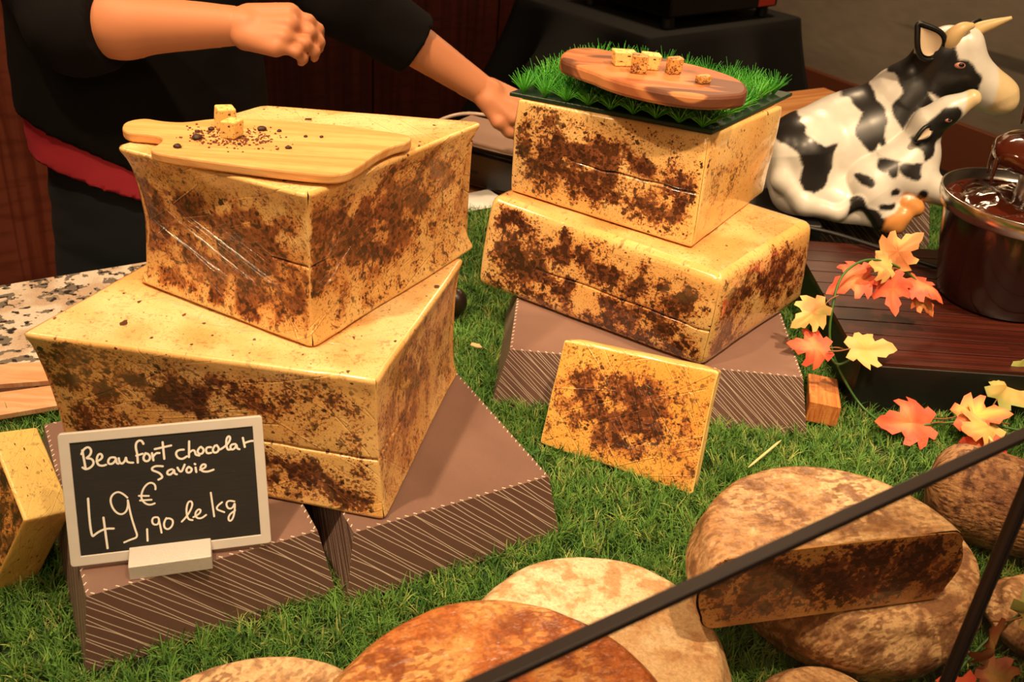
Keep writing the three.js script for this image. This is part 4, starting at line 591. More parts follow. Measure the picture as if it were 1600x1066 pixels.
  ear(0.05, 0.014, bl, null, [0.785, 0.42, -1.89], [0.55, 0.7, -0.5], [0.3, 0.2, 1]);
  ear(0.04, 0.0095, bl, pale, [0.722, 0.29, -1.772], [-0.72, -0.62, 0.35], [0.2, 0.2, 1]);
  const eyeM = std(0xc98a78, 0.25), pup = std(0x120e0c, 0.15);
  for (const [p, r] of [[[0.760, 0.39, -1.7], 0.008], [[0.744, 0.306, -1.7], 0.005]]) { while (all(...p) > -0.0012) p[2] -= 0.0005; const e = part('eye', new THREE.SphereGeometry(r, 16, 12).scale(1.3, 0.75, 0.6).translate(p[0] - O[0], p[1] - O[1], p[2] - O[2]), eyeM, g, 'pink-rimmed painted eye'); part('pupil', new THREE.SphereGeometry(r * 0.66, 12, 10).scale(1.1, 0.7, 0.6).translate(p[0] - O[0] + 0.001, p[1] - O[1] + r * 0.2, p[2] - O[2] + r * 0.36), pup, e); }
  part('nostril', new THREE.SphereGeometry(0.006, 12, 10).scale(0.9, 1.1, 0.5).translate(0.868 - O[0], 0.338 - O[1], -1.829 - O[2]), std(0xb98a58, 0.5), g);
}
// ---------------------------------------------------------------- slatted stand, chocolate fountain, cable
{
  const x0 = 0.503, z1 = -1.268, z0 = -1.70, W = 0.62, H = PH, g = thing('slatted_stand', 'dark mahogany slatted stand with black sides under the chocolate fountain', 'stand', [x0 + W / 2, 0, (z0 + z1) / 2], rad(1.5));
  const D = z1 - z0, n = 10, t = woodTex([84, 32, 20], [52, 20, 14], [38, 15, 10], 2, 24, 4), mats = [0xffffff, 0xe2d4d0, 0xf2e8e4].map((c, k) => { const q = t.clone(); q.offset.set(k * 0.3, k * 0.2); return std(c, 0.38, { map: q }); });
  for (const s of [-1, 1]) { part('side_rail', box(W, H - 0.006, 0.012, 0.002), M.black, g).position.set(0, (H - 0.006) / 2, s * (D / 2 - 0.006)); part('side_rail', box(0.012, H - 0.006, D - 0.024, 0.002), M.black, g).position.set(s * (W / 2 - 0.006), (H - 0.006) / 2, 0); }
  const sl = box(W, 0.012, D / n - 0.0028, 0.0006); for (let k = 0; k < n; k++) part('slat', sl, mats[k % 3], g).position.set(0, H - 0.006, -D / 2 + D / n * (k + 0.5));
}
const CHOC = std(0x4a1d10, 0.14, { clearcoat: 0.8, clearcoatRoughness: 0.06 });
{
  const c = [0.8, PH + 0.0005, -1.515], g = thing('chocolate_fountain', 'chocolate fountain with steel rim and melted chocolate on the slatted stand', 'chocolate fountain', c);
  const lathe = (p, s = 72) => new THREE.LatheGeometry(p.map((q) => new THREE.Vector2(...q)), s);
  part('pot', lathe([[0, 0], [0.088, 0], [0.094, 0.004], [0.098, 0.02], [0.112, 0.09], [0.121, 0.155], [0.121, 0.162], [0.116, 0.162], [0.108, 0.09], [0, 0.08]]), std(0x2c120c, 0.22, { clearcoat: 0.6, clearcoatRoughness: 0.1 }), g, 'glossy dark brown pot');
  part('rim', lathe([[0.119, 0.15], [0.128, 0.152], [0.133, 0.166], [0.1335, 0.178], [0.1315, 0.1795], [0.129, 0.178], [0.127, 0.166], [0.119, 0.16]]), M.steel, g, 'polished steel rim');
  const pool = new THREE.CircleGeometry(0.127, 72, 0, Math.PI * 2), N1 = 30, M1 = 72, pos = [], idx = []; for (let i = 0; i <= N1; i++) for (let j = 0; j < M1; j++) { const r = 0.1275 * i / N1, a = j / M1 * 6.2832, x = Math.cos(a) * r, z = Math.sin(a) * r; pos.push(x, 0.163 + (fbm(x * 45, z * 45, 5, 4) - 0.5) * 0.026 * sm(1, 0.85, i / N1) + 0.008 * Math.exp(-((r - 0.05) ** 2) / 0.0004), z); } for (let i = 0; i < N1; i++) for (let j = 0; j < M1; j++) { const a = i * M1 + j, b = i * M1 + (j + 1) % M1; idx.push(a, b, a + M1, b, b + M1, a + M1); } const pg = geoOf(pos, null, idx); pg.computeVertexNormals(); CHOC.side = THREE.DoubleSide;
  part('melted_chocolate', pg, CHOC, g, 'lumpy melted chocolate pool');
  part('column', lathe([[0.024, 0.15], [0.024, 0.4], [0.018, 0.42], [0, 0.42]], 32), M.steel, g);
  const tier = (r, y, h, s) => { const q = lathe([[0.02, y + h * 1.25], [r * 0.45, y + h * 1.2], [r * 0.75, y + h], [r * 0.95, y + h * 0.62], [r, y + h * 0.3], [r * 0.97, y + h * 0.02], [r * 0.85, y - h * 0.25], [r * 0.6, y - h * 0.5], [0.022, y - h * 0.6]], 64), p = q.attributes.position; for (let i = 0; i < p.count; i++) { const x = p.getX(i), y2 = p.getY(i), z = p.getZ(i), k = 1 + 0.09 * (fbm(x * 40 + s, y2 * 18, z * 40, 3) - 0.5); p.setXYZ(i, x * k, y2 + 0.008 * (fbm(x * 50, z * 50, s, 3) - 0.5), z * k); } q.computeVertexNormals(); part('chocolate_tier', q, CHOC, g); };
  tier(0.077, 0.237, 0.034, 1); tier(0.05, 0.318, 0.026, 2);
  for (const [a, r, y, l] of [[3.3, 0.074, 0.237, 0.04], [2.9, 0.071, 0.235, 0.028], [3.7, 0.045, 0.318, 0.025], [2.6, 0.046, 0.318, 0.03]]) part('chocolate_drip', taperTube([[Math.cos(a) * r, y + 0.01, -Math.sin(a) * r], [Math.cos(a) * r * 1.02, y - l * 0.4, -Math.sin(a) * r * 1.02], [Math.cos(a) * r, y - l, -Math.sin(a) * r]], [0.005, 0.0035, 0.002], 16, 8), CHOC, g);
  solo('power_cable', 'black cable running across the slatted stand to the fountain', 'cable', tube([[0.49, 0.098, -1.735], [0.573, 0.096, -1.708], [0.644, 0.094, -1.665], [0.70, 0.092, -1.625], [0.74, 0.0915, -1.60]].map((p) => [p[0] - 0.6, p[1] - PH, p[2] + 1.67]), 0.0042, 40, 10), std(0x1c1a1a, 0.45), [0.6, PH, -1.67]);
}
// ---------------------------------------------------------------- maple leaf garlands, wood wedge, picks
const LEAFCOL = { red: [[0.78, 0.10, 0.05], [0.85, 0.26, 0.10]], orange: [[0.82, 0.20, 0.06], [0.85, 0.42, 0.12]], yellow: [[0.72, 0.46, 0.16], [0.48, 0.44, 0.12]], green: [[0.34, 0.36, 0.09], [0.70, 0.44, 0.14]], mixed: [[0.80, 0.16, 0.07], [0.72, 0.55, 0.12]], dark: [[0.30, 0.07, 0.03], [0.38, 0.20, 0.05]] };
const leafMat = new THREE.MeshPhysicalMaterial({ color: 0xffffff, vertexColors: true, roughness: 0.6, side: THREE.DoubleSide });
function leafGeo(size, kind, s, bend = 0.3) {
  // half outline of a five-lobed maple leaf, mirrored; stem at the origin, tip along +y
  const half = [[0.03, 0], [0.16, -0.09], [0.30, 0.02], [0.24, 0.10], [0.42, 0.20], [0.50, 0.34], [0.36, 0.36], [0.44, 0.50], [0.40, 0.60], [0.27, 0.54], [0.16, 0.56], [0.21, 0.72], [0.13, 0.80], [0.10, 0.9], [0.0, 1.02]], out = [...half.map(([x, y]) => [x, y]), ...half.slice(0, -1).reverse().map(([x, y]) => [-x, y])];
  const n = out.length, pos = [], idx = [], col = [], C = [0, 0.36], RN = 4, [ca, cb] = LEAFCOL[kind], h = (x, y) => size * (bend * (-(x * x) * 1.1 + 0.5 * (y - 0.35) ** 2 * (hash(s, 3, 1) > 0.5 ? 1 : -1)) + 0.05 * Math.sin(x * 9 + s) + 0.04 * Math.sin(y * 8 + s * 2) - 0.03 * Math.exp(-x * x * 300));
  for (const th of [0.0004, -0.0004]) { const b = pos.length / 3; for (let r = 0; r <= RN; r++) for (const [x, y] of out) { const t = r / RN, X = mix(C[0], x, t), Y = mix(C[1], y, t); pos.push(X * size, Y * size, h(X, Y) + th); const f = fbm(X * 4 + s * 3, Y * 4, s, 3), e = sm(0.3, 0.7, f * 0.75 + 0.35 * t), vein = Math.exp(-X * X * 900) * 0.5; const blush = kind === 'yellow' || kind === 'green' ? 0.75 * sm(0.52, 0.68, fbm(X * 3 + s, Y * 3 + 5, s + 2, 2)) : 0; col.push(...lerp3(lerp3(lerp3(cb, ca, e), [0.80, 0.22, 0.09], blush), [0.4, 0.2, 0.05], vein * 0.5)); } for (let r = 0; r < RN; r++) for (let j = 0; j < n; j++) { const a = b + r * n + j, q = b + r * n + (j + 1) % n; idx.push(a, q, a + n, q, q + n, a + n); } }
  const g = geoOf(pos, null, idx, col); g.computeVertexNormals(); return g;
}
const vineMat = std(0x3f6a2c, 0.5), stemMat = std(0x8a5a30, 0.6);
function garland(label, O, vine, leaves) {
  const g = thing('maple_leaf_garland', label, 'garland', O), R = (p) => [p[0] - O[0], p[1] - O[1], p[2] - O[2]];
  for (const v of vine) part('vine', tube(v.map(R), 0.0019, 60, 7), vineMat, g);
  leaves.forEach(([p, size, kind, dir, nor, bend], i) => {
    const d = V(...dir).normalize(), z = V(...nor), x = d.clone().cross(z).normalize(), zz = x.clone().cross(d), m = new THREE.Matrix4().makeBasis(x, d, zz), q = R(p); m.setPosition(...q);
    const l = part('leaf', leafGeo(size, kind, i + 3 + p[0] * 10, bend), leafMat, g, kind + ' maple leaf'); l.applyMatrix4(m);
    part('petiole', taperTube([[0, size * 0.02, 0], [0.002, -size * 0.2, -0.002], [0, -size * 0.42, -0.005]], [0.0009, 0.0013], 10, 6), stemMat, l);
  });
}
garland('autumn maple leaf garland with green vine arching over the slatted stand', [0.52, 0, -1.26],
  [[[0.545, 0.012, -1.21], [0.52, 0.02, -1.245], [0.49, 0.055, -1.272], [0.466, 0.10, -1.285], [0.462, 0.145, -1.30], [0.474, 0.185, -1.33], [0.51, 0.20, -1.36], [0.56, 0.19, -1.38], [0.61, 0.16, -1.385], [0.63, 0.125, -1.38]], [[0.545, 0.012, -1.21], [0.59, 0.022, -1.20], [0.65, 0.03, -1.205], [0.70, 0.026, -1.21], [0.78, 0.02, -1.20]], [[0.464, 0.085, -1.28], [0.48, 0.072, -1.27], [0.50, 0.088, -1.265]]],
  [[[0.448, 0.155, -1.295], 0.06, 'yellow', [-0.8, -0.55, 0.3], [0.25, 0.7, 0.75], 0.4], [[0.462, 0.098, -1.27], 0.066, 'red', [-1, 0.02, 0.05], [0.1, 0.75, 0.7], 0.5], [[0.487, 0.105, -1.26], 0.07, 'yellow', [1, 0.1, -0.05], [-0.1, 0.9, 0.45], 0.35],
    [[0.532, 0.178, -1.372], 0.072, 'red', [-1, -0.42, 0.25], [-0.3, 0.75, 0.65], 0.5], [[0.563, 0.178, -1.375], 0.066, 'red', [0.1, -0.8, 0.5], [0, 0.6, 0.85], 0.4], [[0.598, 0.168, -1.385], 0.06, 'red', [0.75, -0.35, 0.4], [0.1, 0.9, 0.35], 0.4], [[0.55, 0.19, -1.385], 0.07, 'yellow', [0.75, 0.75, -0.1], [-0.3, 0.45, 0.85], 0.4], [[0.56, 0.186, -1.372], 0.05, 'yellow', [-0.8, 0.2, 0.3], [0, 0.6, 0.8], 0.3], [[0.61, 0.15, -1.38], 0.05, 'orange', [0.6, -0.7, 0.2], [0.4, 0.6, 0.7], 0.4],
    [[0.608, 0.03, -1.197], 0.085, 'red', [-1, 0.0, 0.1], [0, 0.85, 0.55], 0.25], [[0.645, 0.036, -1.21], 0.075, 'mixed', [0.75, 0.2, 0.1], [0, 0.8, 0.6], 0.35], [[0.70, 0.032, -1.20], 0.08, 'yellow', [-0.9, 0.1, 0.5], [0, 0.85, 0.55], 0.35], [[0.715, 0.045, -1.25], 0.085, 'green', [0.6, 0.55, -0.5], [-0.1, 0.6, 0.8], 0.3], [[0.68, 0.022, -1.185], 0.07, 'red', [-0.3, -0.1, 1], [0, 1, 0.1], 0.3]]);
garland('maple leaf garland behind the glass next to the cheese wheels', [0.51, 0, -0.725],
  [[[0.44, 0.0, -0.695], [0.475, 0.03, -0.725], [0.51, 0.06, -0.750], [0.55, 0.075, -0.775], [0.60, 0.08, -0.795]]],
  [[[0.47, 0.045, -0.710], 0.075, 'red', [0.1, -0.5, 0.7], [0.1, 0.7, 0.6], 0.4], [[0.51, 0.06, -0.735], 0.06, 'dark', [-0.3, 0.6, 0.3], [0.2, 0.5, 0.8], 0.4], [[0.54, 0.085, -0.760], 0.07, 'green', [0.6, 0.5, 0.2], [0, 0.5, 0.8], 0.4], [[0.56, 0.07, -0.755], 0.06, 'orange', [0.5, -0.4, 0.5], [0, 0.7, 0.7], 0.4], [[0.50, 0.05, -0.725], 0.055, 'dark', [0.7, -0.5, 0.4], [0, 0.7, 0.7], 0.4]]);
{
  const s = new THREE.Shape(); s.moveTo(0, 0); s.lineTo(0.128, 0.0); s.lineTo(0.128, 0.003); s.lineTo(0, 0.03);
  const g = new THREE.ExtrudeGeometry(s, { depth: 0.042, bevelEnabled: true, bevelSize: 0.001, bevelThickness: 0.001, bevelSegments: 1 }).translate(0, 0.001, -0.021), p = g.attributes.position, uv = []; for (let i = 0; i < p.count; i++) uv.push(p.getZ(i) * 9, p.getX(i) * 6 + p.getY(i) * 6); g.setAttribute('uv', new THREE.Float32BufferAttribute(uv, 2));
  solo('wooden_wedge', 'orange wooden door wedge on the grass between pedestal and slatted stand', 'wedge', g, std(0xffffff, 0.55, { map: woodTex([226, 150, 82], [196, 112, 56], [160, 84, 40], 22, 3, 7) }), [0.452, 0.012, -1.2], rad(76));
  const pick = taperTube([[-0.042, 0, 0], [-0.03, 0, 0], [0.03, 0, 0], [0.042, 0, 0]], [0.0004, 0.0018, 0.0018, 0.0004], 20, 8), pm = std(0xe0c890, 0.6);
  const a = solo('toothpick', 'wooden toothpick lying on the grass before the wide pedestal', 'toothpick', pick, pm, [0.351, 0.024, -1.097], rad(49)); a.rotation.z = 0.05;
  const b = solo('toothpick', 'wooden toothpick beside the yellow maple leaf near the brown wheel', 'toothpick', pick, pm, [0.681, 0.03, -1.145], rad(94));
  const chip = new THREE.Shape([[0, 0.004], [0.012, 0.006], [0.02, 0], [0.012, -0.004], [0.002, -0.003]].map((q) => new THREE.Vector2(...q)));
  solo('wood_chip', 'pale wood chip on the grass between the two stacks', 'wood chip', new THREE.ExtrudeGeometry(chip, { depth: 0.0015, bevelEnabled: true, bevelSize: 0.0004, bevelThickness: 0.0004, bevelSegments: 1 }).rotateX(-Math.PI / 2), std(0xdcb884, 0.7), [-0.064, 0.017, -1.335], -0.4);
  const kb = thing('dark_knob', 'dark round knob on the grass behind the left cheese stack', 'knob', [-0.098, 0, -1.44]);
  part('ball', new THREE.SphereGeometry(0.02, 24, 16).scale(1, 1.2, 1).translate(0, 0.034, 0), std(0x2a1d16, 0.35), kb); part('foot', new THREE.CylinderGeometry(0.01, 0.014, 0.016, 16).translate(0, 0.008, 0), std(0x2a1d16, 0.5), kb);
}
{ // two flat wooden spatula blades at the left edge
  const m = std(0xffffff, 0.35, { map: woodTex([228, 178, 138], [210, 152, 108], [190, 130, 90], 2, 20, 9) });
  const sp = (label, pts, y) => { const s = new THREE.Shape(), o = pts[0]; pts.forEach(([x, z], i) => (i ? s.lineTo(x - o[0], -(z - o[1])) : s.moveTo(0, 0))); const g = new THREE.ExtrudeGeometry(s, { depth: 0.006, bevelEnabled: true, bevelSize: 0.001, bevelThickness: 0.001, bevelSegments: 2 }).rotateX(-Math.PI / 2), p = g.attributes.position, uv = []; for (let i = 0; i < p.count; i++) uv.push(p.getX(i) * 4, p.getZ(i) * 9); g.setAttribute('uv', new THREE.Float32BufferAttribute(uv, 2)); return solo('flat_wooden_stick', label, 'wooden stick', g, m, [o[0], y, o[1]]); };
  sp('pinkish flat wooden stick lying on the granite, nearer the person', [[-0.80, -1.085], [-0.60, -1.146], [-0.61, -1.195], [-0.80, -1.14]], 0.016);
  sp('pinkish flat wooden stick lying on the granite, next to the grass mat', [[-0.78, -0.985], [-0.56, -1.098], [-0.585, -1.14], [-0.80, -1.045]], 0.016);
}
// ---------------------------------------------------------------- person behind the counter
{
  const C = [-0.745, FLOOR, -1.87], g = thing('person', 'person in black sweater, red top and dark jeans reaching over the counter', 'person', C);
  const L = (x, z) => [(x - C[0]) * U.x + (z - C[2]) * U.z, (x - C[0]) * N.x + (z - C[2]) * N.z];   // own axes: across, forward
  const W3 = (a, y, f) => [C[0] + U.x * a + N.x * f, y, C[2] + U.z * a + N.z * f];
  const oval = (tab) => (x, y, z) => { const [a, f] = L(x, z); let k = 0; while (k < tab.length - 2 && y > tab[k + 1][0]) k++; const t = clamp((y - tab[k][0]) / (tab[k + 1][0] - tab[k][0])), A = mix(tab[k][1], tab[k + 1][1], t), B = mix(tab[k][2], tab[k + 1][2], t), F = mix(tab[k][3], tab[k + 1][3], t), q = Math.hypot(a / A, (f - F) / B), d = (q - 1) * Math.min(A, B); return Math.max(d, tab[0][0] - y, y - tab[tab.length - 1][0]); };
  // joints
  const shR = W3(-0.20, 0.56, 0.02), elR = [-0.745, 0.385, -1.63], wrR = [-0.475, 0.415, -1.585];
  const shL = W3(0.20, 0.56, 0.03), elL = [-0.35, 0.415, -1.86], wrL = [-0.10, 0.255, -1.905];
  const handR = { p: wrR, d: V(1, 0.02, 0.1).normalize(), up: V(0.1, 0.75, 0.65) }, handL = { p: wrL, d: V(0.88, -0.45, -0.12).normalize(), up: V(0.35, 0.85, 0.3) };
  const hand = ({ p, d, up }, curl, thumbSide) => {
    const x = d, n = up.clone().sub(x.clone().multiplyScalar(up.dot(x))).normalize(), s = x.clone().cross(n), at = (a, b, c) => V(...p).addScaledVector(x, a).addScaledVector(s, b).addScaledVector(n, c).toArray(), fs = [];
    fs.push(cone(at(-0.03, 0, 0), at(0.02, 0, 0), 0.029, 0.028), cone(at(0.02, -0.02, 0), at(0.085, -0.028, 0.004), 0.02, 0.017), cone(at(0.02, 0, 0), at(0.09, -0.006, 0.006), 0.02, 0.0165), cone(at(0.02, 0.016, 0), at(0.085, 0.018, 0.004), 0.02, 0.016), cone(at(0.025, 0.022, 0), at(0.075, 0.034, 0), 0.018, 0.0145));
    [[-0.029, 0.072, 0.9], [-0.008, 0.08, 1], [0.014, 0.076, 1], [0.034, 0.06, 1.1]].forEach(([b, len, c], i) => { let a = curl * c * 0.55, q = [0.086 - Math.abs(b) * 0.15, b, 0.003], r = 0.0098 - i * 0.0005; for (let k = 0; k < 3; k++) { const l = len * [0.45, 0.31, 0.24][k], e = [q[0] + Math.cos(a) * l, q[1] * 0.96, q[2] - Math.sin(a) * l]; fs.push(cone(at(...q), at(...e), r, r * 0.93)); q = e; a += curl * c * 0.95; r *= 0.93; } });
    const t = thumbSide; fs.push(cone(at(0.015, t * 0.02, -0.006), at(0.055, t * 0.045, -0.016), 0.016, 0.0125), cone(at(0.055, t * 0.045, -0.016), at(0.085, t * 0.043, -0.026), 0.0122, 0.0105), cone(at(0.085, t * 0.043, -0.026), at(0.11, t * 0.034, -0.032), 0.0105, 0.009));
    const f = blend(fs, 0.008), lo = [0, 1, 2].map((k) => p[k] - 0.17), hi = [0, 1, 2].map((k) => p[k] + 0.19); return netMesh(f, lo, hi, 0.004);
  };
  const head = W3(0, 0.74, 0.06), arms = [...chain([[...shR, 0.056], [...elR, 0.046]]), ...chain([[...elR, 0.05], [mix(elR[0], wrR[0], 0.3), mix(elR[1], wrR[1], 0.3), mix(elR[2], wrR[2], 0.3), 0.05], [...wrR, 0.031]]), ...chain([[...shL, 0.054], [...elL, 0.043]]), ...chain([[...elL, 0.045], [mix(elL[0], wrL[0], 0.35), mix(elL[1], wrL[1], 0.35), mix(elL[2], wrL[2], 0.35), 0.044], [...wrL, 0.029]])];
  const skinF = blend([oval([[-0.05, 0.15, 0.11, 0], [0.1, 0.15, 0.1, 0], [0.35, 0.16, 0.1, 0.01], [0.54, 0.17, 0.08, 0.02], [0.6, 0.07, 0.06, 0.02]]), ...arms, cone(W3(0, 0.55, 0.02), W3(0, 0.66, 0.045), 0.062, 0.055), cone(W3(0, 0.78, 0.045), W3(0, 0.72, 0.075), 0.085, 0.062), cone(W3(0, 0.69, 0.09), W3(0, 0.70, 0.105), 0.03, 0.025), cone(W3(0, 0.76, 0.128), W3(0, 0.735, 0.15), 0.011, 0.014), cone(W3(-0.085, 0.75, 0.05), W3(-0.09, 0.73, 0.045), 0.016, 0.011), cone(W3(0.085, 0.75, 0.05), W3(0.09, 0.73, 0.045), 0.016, 0.011)], 0.022);
  const skin = std(0xd48a60, 0.55, { sheen: 0.2 });
  const body = mergeGeometries([netMesh(skinF, [-1.15, -0.06, -2.2], [0.02, 0.9, -1.45], 0.011), hand(handR, 0.75, -1), hand(handL, 0.45, 1)]);
  part('body', shift(body, C), skin, g);
  const eyeW = std(0xf0ece4, 0.3); for (const s of [-1, 1]) { const e = W3(s * 0.032, 0.765, 0.118); part('eye', new THREE.SphereGeometry(0.0125, 16, 12).translate(e[0] - C[0], e[1] - C[1], e[2] - C[2]), eyeW, g); }
  const mo = W3(0, 0.7, 0.126); part('mouth', new THREE.SphereGeometry(0.02, 16, 10).scale(1.1, 0.35, 0.5).rotateY(TURN).translate(mo[0] - C[0], mo[1] - C[1], mo[2] - C[2]), std(0xa8584a, 0.5), g);
  const hairF = (x, y, z) => { const h = blend([cone(W3(0, 0.795, 0.035), W3(0, 0.74, 0.0), 0.1, 0.095), cone(W3(0, 0.74, -0.01), W3(0, 0.6, -0.03), 0.09, 0.06)], 0.04)(x, y, z), [a, f] = L(x, z); return Math.max(h, 0.055 * 0 + (f - 0.1) , 0.79 - y - (0.1 - f) * 3); };
  part('hair', shift(netMesh(hairF, [-1.0, 0.5, -2.15], [-0.5, 0.95, -1.6], 0.008), C), std(0x3a2418, 0.6), g);
  // clothes follow the body; hems are cut cleanly
  const fold = (x, y, z, s) => 0.008 * (fbm(x * 9, y * 16, z * 9 + s, 3) - 0.5);
  const cuffR = 0.2, cuffL = 0.62, pt = (a, b, t) => [mix(a[0], b[0], t), mix(a[1], b[1], t), mix(a[2], b[2], t)];
  const torsoS = oval([[-0.12, 0.215, 0.17, 0.0], [0.05, 0.222, 0.175, 0.01], [0.2, 0.226, 0.178, 0.015], [0.4, 0.215, 0.15, 0.02], [0.54, 0.2, 0.105, 0.02], [0.6, 0.08, 0.07, 0.02]]);
  const slR = blend(chain([[...shR, 0.075], [...elR, 0.075], [...pt(elR, wrR, cuffR), 0.066]]), 0.02), slL = blend(chain([[...shL, 0.075], [...elL, 0.068], [...pt(elL, wrL, cuffL - 0.12), 0.056]]), 0.02);
  const half = (p, a, b) => { const d = V(b[0] - a[0], b[1] - a[1], b[2] - a[2]).normalize(); return (x, y, z) => (x - p[0]) * d.x + (y - p[1]) * d.y + (z - p[2]) * d.z; };
  const cutR = half(pt(elR, wrR, cuffR), elR, wrR), cutL = half(pt(elL, wrL, cuffL - 0.12), elL, wrL);
  const hem = (x, z) => { const [a] = L(x, z); return 0.085 - 0.5 * Math.min(a, 0.02); }, hem2 = (x, z) => { const [a] = L(x, z); return 0.035 - 0.36 * Math.min(a, 0.02); };
  const rib = (x, y, z) => 0.0012 * Math.sin((x + y * 0.4) * 420);
  const sweater = (x, y, z) => smin(smin(Math.max(torsoS(x, y, z), hem(x, z) - y), Math.max(slR(x, y, z), cutR(x, y, z)), 0.03), Math.max(slL(x, y, z), cutL(x, y, z)), 0.03) + fold(x, y, z, 1) - 0.004;
  part('sweater', shift(netMesh(sweater, [-1.2, -0.05, -2.25], [-0.1, 0.66, -1.48], 0.0095), C), std(0x121010, 0.95, { specularIntensity: 0.3 }), g, 'black knitted sweater with pushed-up sleeves');
  const red = (x, y, z) => Math.max(oval([[-0.2, 0.21, 0.165, 0], [0.05, 0.217, 0.17, 0.01], [0.32, 0.21, 0.16, 0.01]])(x, y, z) - 0.004 + fold(x, y, z, 5) * 1.2, hem2(x, z) - y);
  part('top', shift(netMesh(red, [-1.05, -0.1, -2.15], [-0.45, 0.34, -1.6], 0.0085), C), std(0xb82c3c, 0.8), g, 'red top showing below the sweater');
  const jean = blend([oval([[-0.22, 0.19, 0.155, -0.005], [-0.05, 0.2, 0.158, 0], [0.12, 0.19, 0.15, 0.005], [0.2, 0.18, 0.14, 0.005]]), ...chain([[...W3(-0.1, -0.15, 0), 0.1], [...W3(-0.11, -0.45, 0.02), 0.075], [...W3(-0.11, FLOOR + 0.08, 0), 0.06]]), ...chain([[...W3(0.1, -0.15, 0), 0.1], [...W3(0.11, -0.45, 0.02), 0.075], [...W3(0.11, FLOOR + 0.08, 0), 0.06]])], 0.04);
  part('jeans', shift(netMesh((x, y, z) => jean(x, y, z) + fold(x, y * 2, z, 9) * 0.8, [-1.1, FLOOR + 0.03, -2.2], [-0.4, 0.25, -1.55], 0.013), C), std(0x1d2226, 0.85), g, 'dark blue-black jeans');
  for (const s of [-1, 1]) { const q = W3(s * 0.11, FLOOR, 0.05); part('shoe', new RoundedBoxGeometry(0.095, 0.085, 0.26, 4, 0.04).rotateY(TURN).translate(q[0] - C[0], 0.0425, q[2] - C[2]), std(0x191614, 0.6), g); }
}
// ---------------------------------------------------------------- things on the service shelf
{
  const O = un(1.02, -1.885, 0), b = thing('black_tray_box', 'black plastic equipment box on the wooden shelf behind the counter', 'box', [-0.05, 0.001, -2.10], rad(-28));
  part('shell', box(0.34, 0.085, 0.17, 0.012).translate(0, 0.0425, 0), M.blackGloss, b); part('vent_slot', box(0.09, 0.006, 0.002, 0.001).translate(-0.06, 0.035, 0.0855), std(0x050505, 0.8), b);
  const cv = part('lid', box(0.30, 0.012, 0.15, 0.006).translate(0.01, 0.093, -0.005), std(0xd8b4a0, 0.25, { transmission: 0.35, thickness: 0 }), b, 'pale pinkish translucent plastic lid'); part('lid_rim', tube([[-0.145, 0.1, 0.066], [0.155, 0.1, 0.066], [0.155, 0.1, -0.078], [-0.145, 0.1, -0.078]], 0.004, 60, 8, true), std(0xe4c8b4, 0.25), b);
  const pg = new THREE.PlaneGeometry(0.12, 0.09, 12, 8).rotateX(-Math.PI / 2), p = pg.attributes.position; for (let i = 0; i < p.count; i++) p.setY(i, 0.002 + 0.05 * Math.max(0, p.getX(i)) ** 1.5 * 2 + 0.002 * Math.sin(p.getZ(i) * 60)); pg.computeVertexNormals();
  solo('paper_sheet', 'white paper sheet with curled corner on the wooden shelf', 'paper', pg, std(0xf4f0ea, 0.8, { side: THREE.DoubleSide }), [-0.10, 0.001, -1.955], rad(35));
}
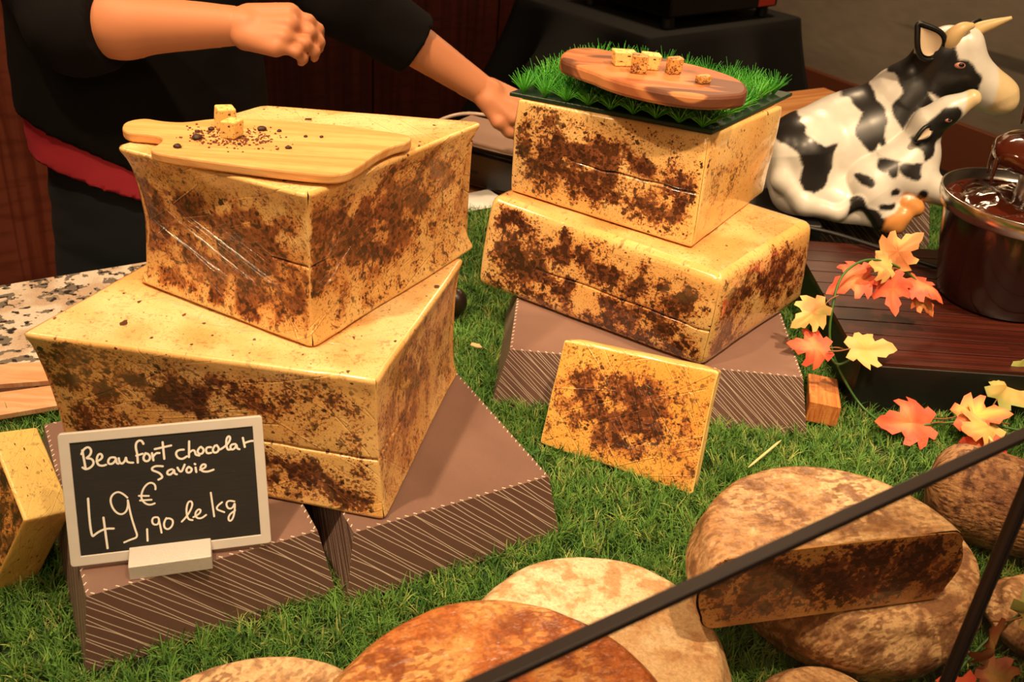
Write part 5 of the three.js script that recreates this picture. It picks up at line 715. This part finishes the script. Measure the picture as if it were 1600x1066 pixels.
// ---------------------------------------------------------------- cloth-covered table and appliance in the background
{
  const A = rad(41), c = [0.40, 0.0, -3.60], w = 0.86, d = 0.74, topY = 0.0, drop = 0.66;
  const ctr = [c[0] + (Math.cos(A) * w - Math.sin(A) * d) / 2, c[2] - (Math.sin(A) * w + Math.cos(A) * d) / 2];
  const t = thing('side_table', 'wooden side table under a black cloth near the grey wall', 'table', [ctr[0], FLOOR, ctr[1]], A); const wood = std(0x8a4e2c, 0.6);
  part('table_top', box(w - 0.03, 0.03, d - 0.03), wood, t).position.y = -FLOOR - 0.02; for (const [sx, sz] of [[-1, 1], [1, 1], [1, -1], [-1, -1]]) part('leg', box(0.06, -FLOOR - 0.035, 0.06), wood, t).position.set(sx * (w / 2 - 0.06), (-FLOOR - 0.035) / 2, sz * (d / 2 - 0.06));
  const pos = [], idx = [], per = 96, rows = 16; const P = (s) => { const q = s * 2 * (w + d); if (q < w) return [-w / 2 + q, d / 2]; if (q < w + d) return [w / 2, d / 2 - (q - w)]; if (q < 2 * w + d) return [w / 2 - (q - w - d), -d / 2]; return [-w / 2, -d / 2 + (q - 2 * w - d)]; };
  pos.push(0, 0.002, 0); for (let r = 0; r <= rows; r++) for (let j = 0; j < per; j++) { const s = j / per, q = P(s), k = Math.max(0, (r - 3) / (rows - 3)), ins = r < 3 ? [0.4, 0.8, 1][r] : 1, l = Math.hypot(...q), fl = 1 + (0.012 + 0.06 * k + 0.2 * Math.pow(k, 1.3) * (0.5 + 0.5 * Math.sin(s * 6.283 * 8 + 0.6 + 0.5 * Math.sin(s * 40)))) / l * (r < 3 ? 0 : 1), hemUp = drop * (0.8 + 0.2 * Math.sin(s * 6.283 * 4 + 1)) - 0.26 * Math.exp(-(((s + 0.012 + 1) % 1 - 0.86) ** 2) / 0.004); pos.push(q[0] * ins * fl, r < 3 ? 0.003 : 0.003 - 0.006 * (r === 3 ? 1 : 0) - hemUp * k, q[1] * ins * fl); }
  for (let j = 0; j < per; j++) idx.push(0, 1 + j, 1 + (j + 1) % per); for (let r = 0; r < rows; r++) for (let j = 0; j < per; j++) { const a = 1 + r * per + j, b = 1 + r * per + (j + 1) % per; idx.push(a, a + per, b, b, a + per, b + per); }
  const cg = geoOf(pos, null, idx); cg.computeVertexNormals(); solo('tablecloth', 'black cloth draped to the floor over the side table', 'tablecloth', cg, std(0x0e0d0c, 0.9, { side: THREE.DoubleSide }), [ctr[0], 0.0, ctr[1]], A);
  const ap = thing('black_appliance', 'black flat appliance with a red label standing on the black cloth', 'appliance', [ctr[0] + 0.06, 0.006, ctr[1] + 0.06], A);
  part('case', box(0.62, 0.09, 0.5, 0.01).translate(0, 0.085, 0), M.blackGloss, ap); for (const [sx, sz] of [[-1, 1], [1, 1], [1, -1], [-1, -1]]) part('foot', new THREE.CylinderGeometry(0.022, 0.026, 0.04, 16).translate(sx * 0.27, 0.02, sz * 0.21), M.black, ap); part('label_plate', box(0.1, 0.03, 0.003, 0.001).translate(0.24, 0.062, 0.2505), std(0xc43a22, 0.5), ap, 'small red label');
}
renderer.render(scene, camera);
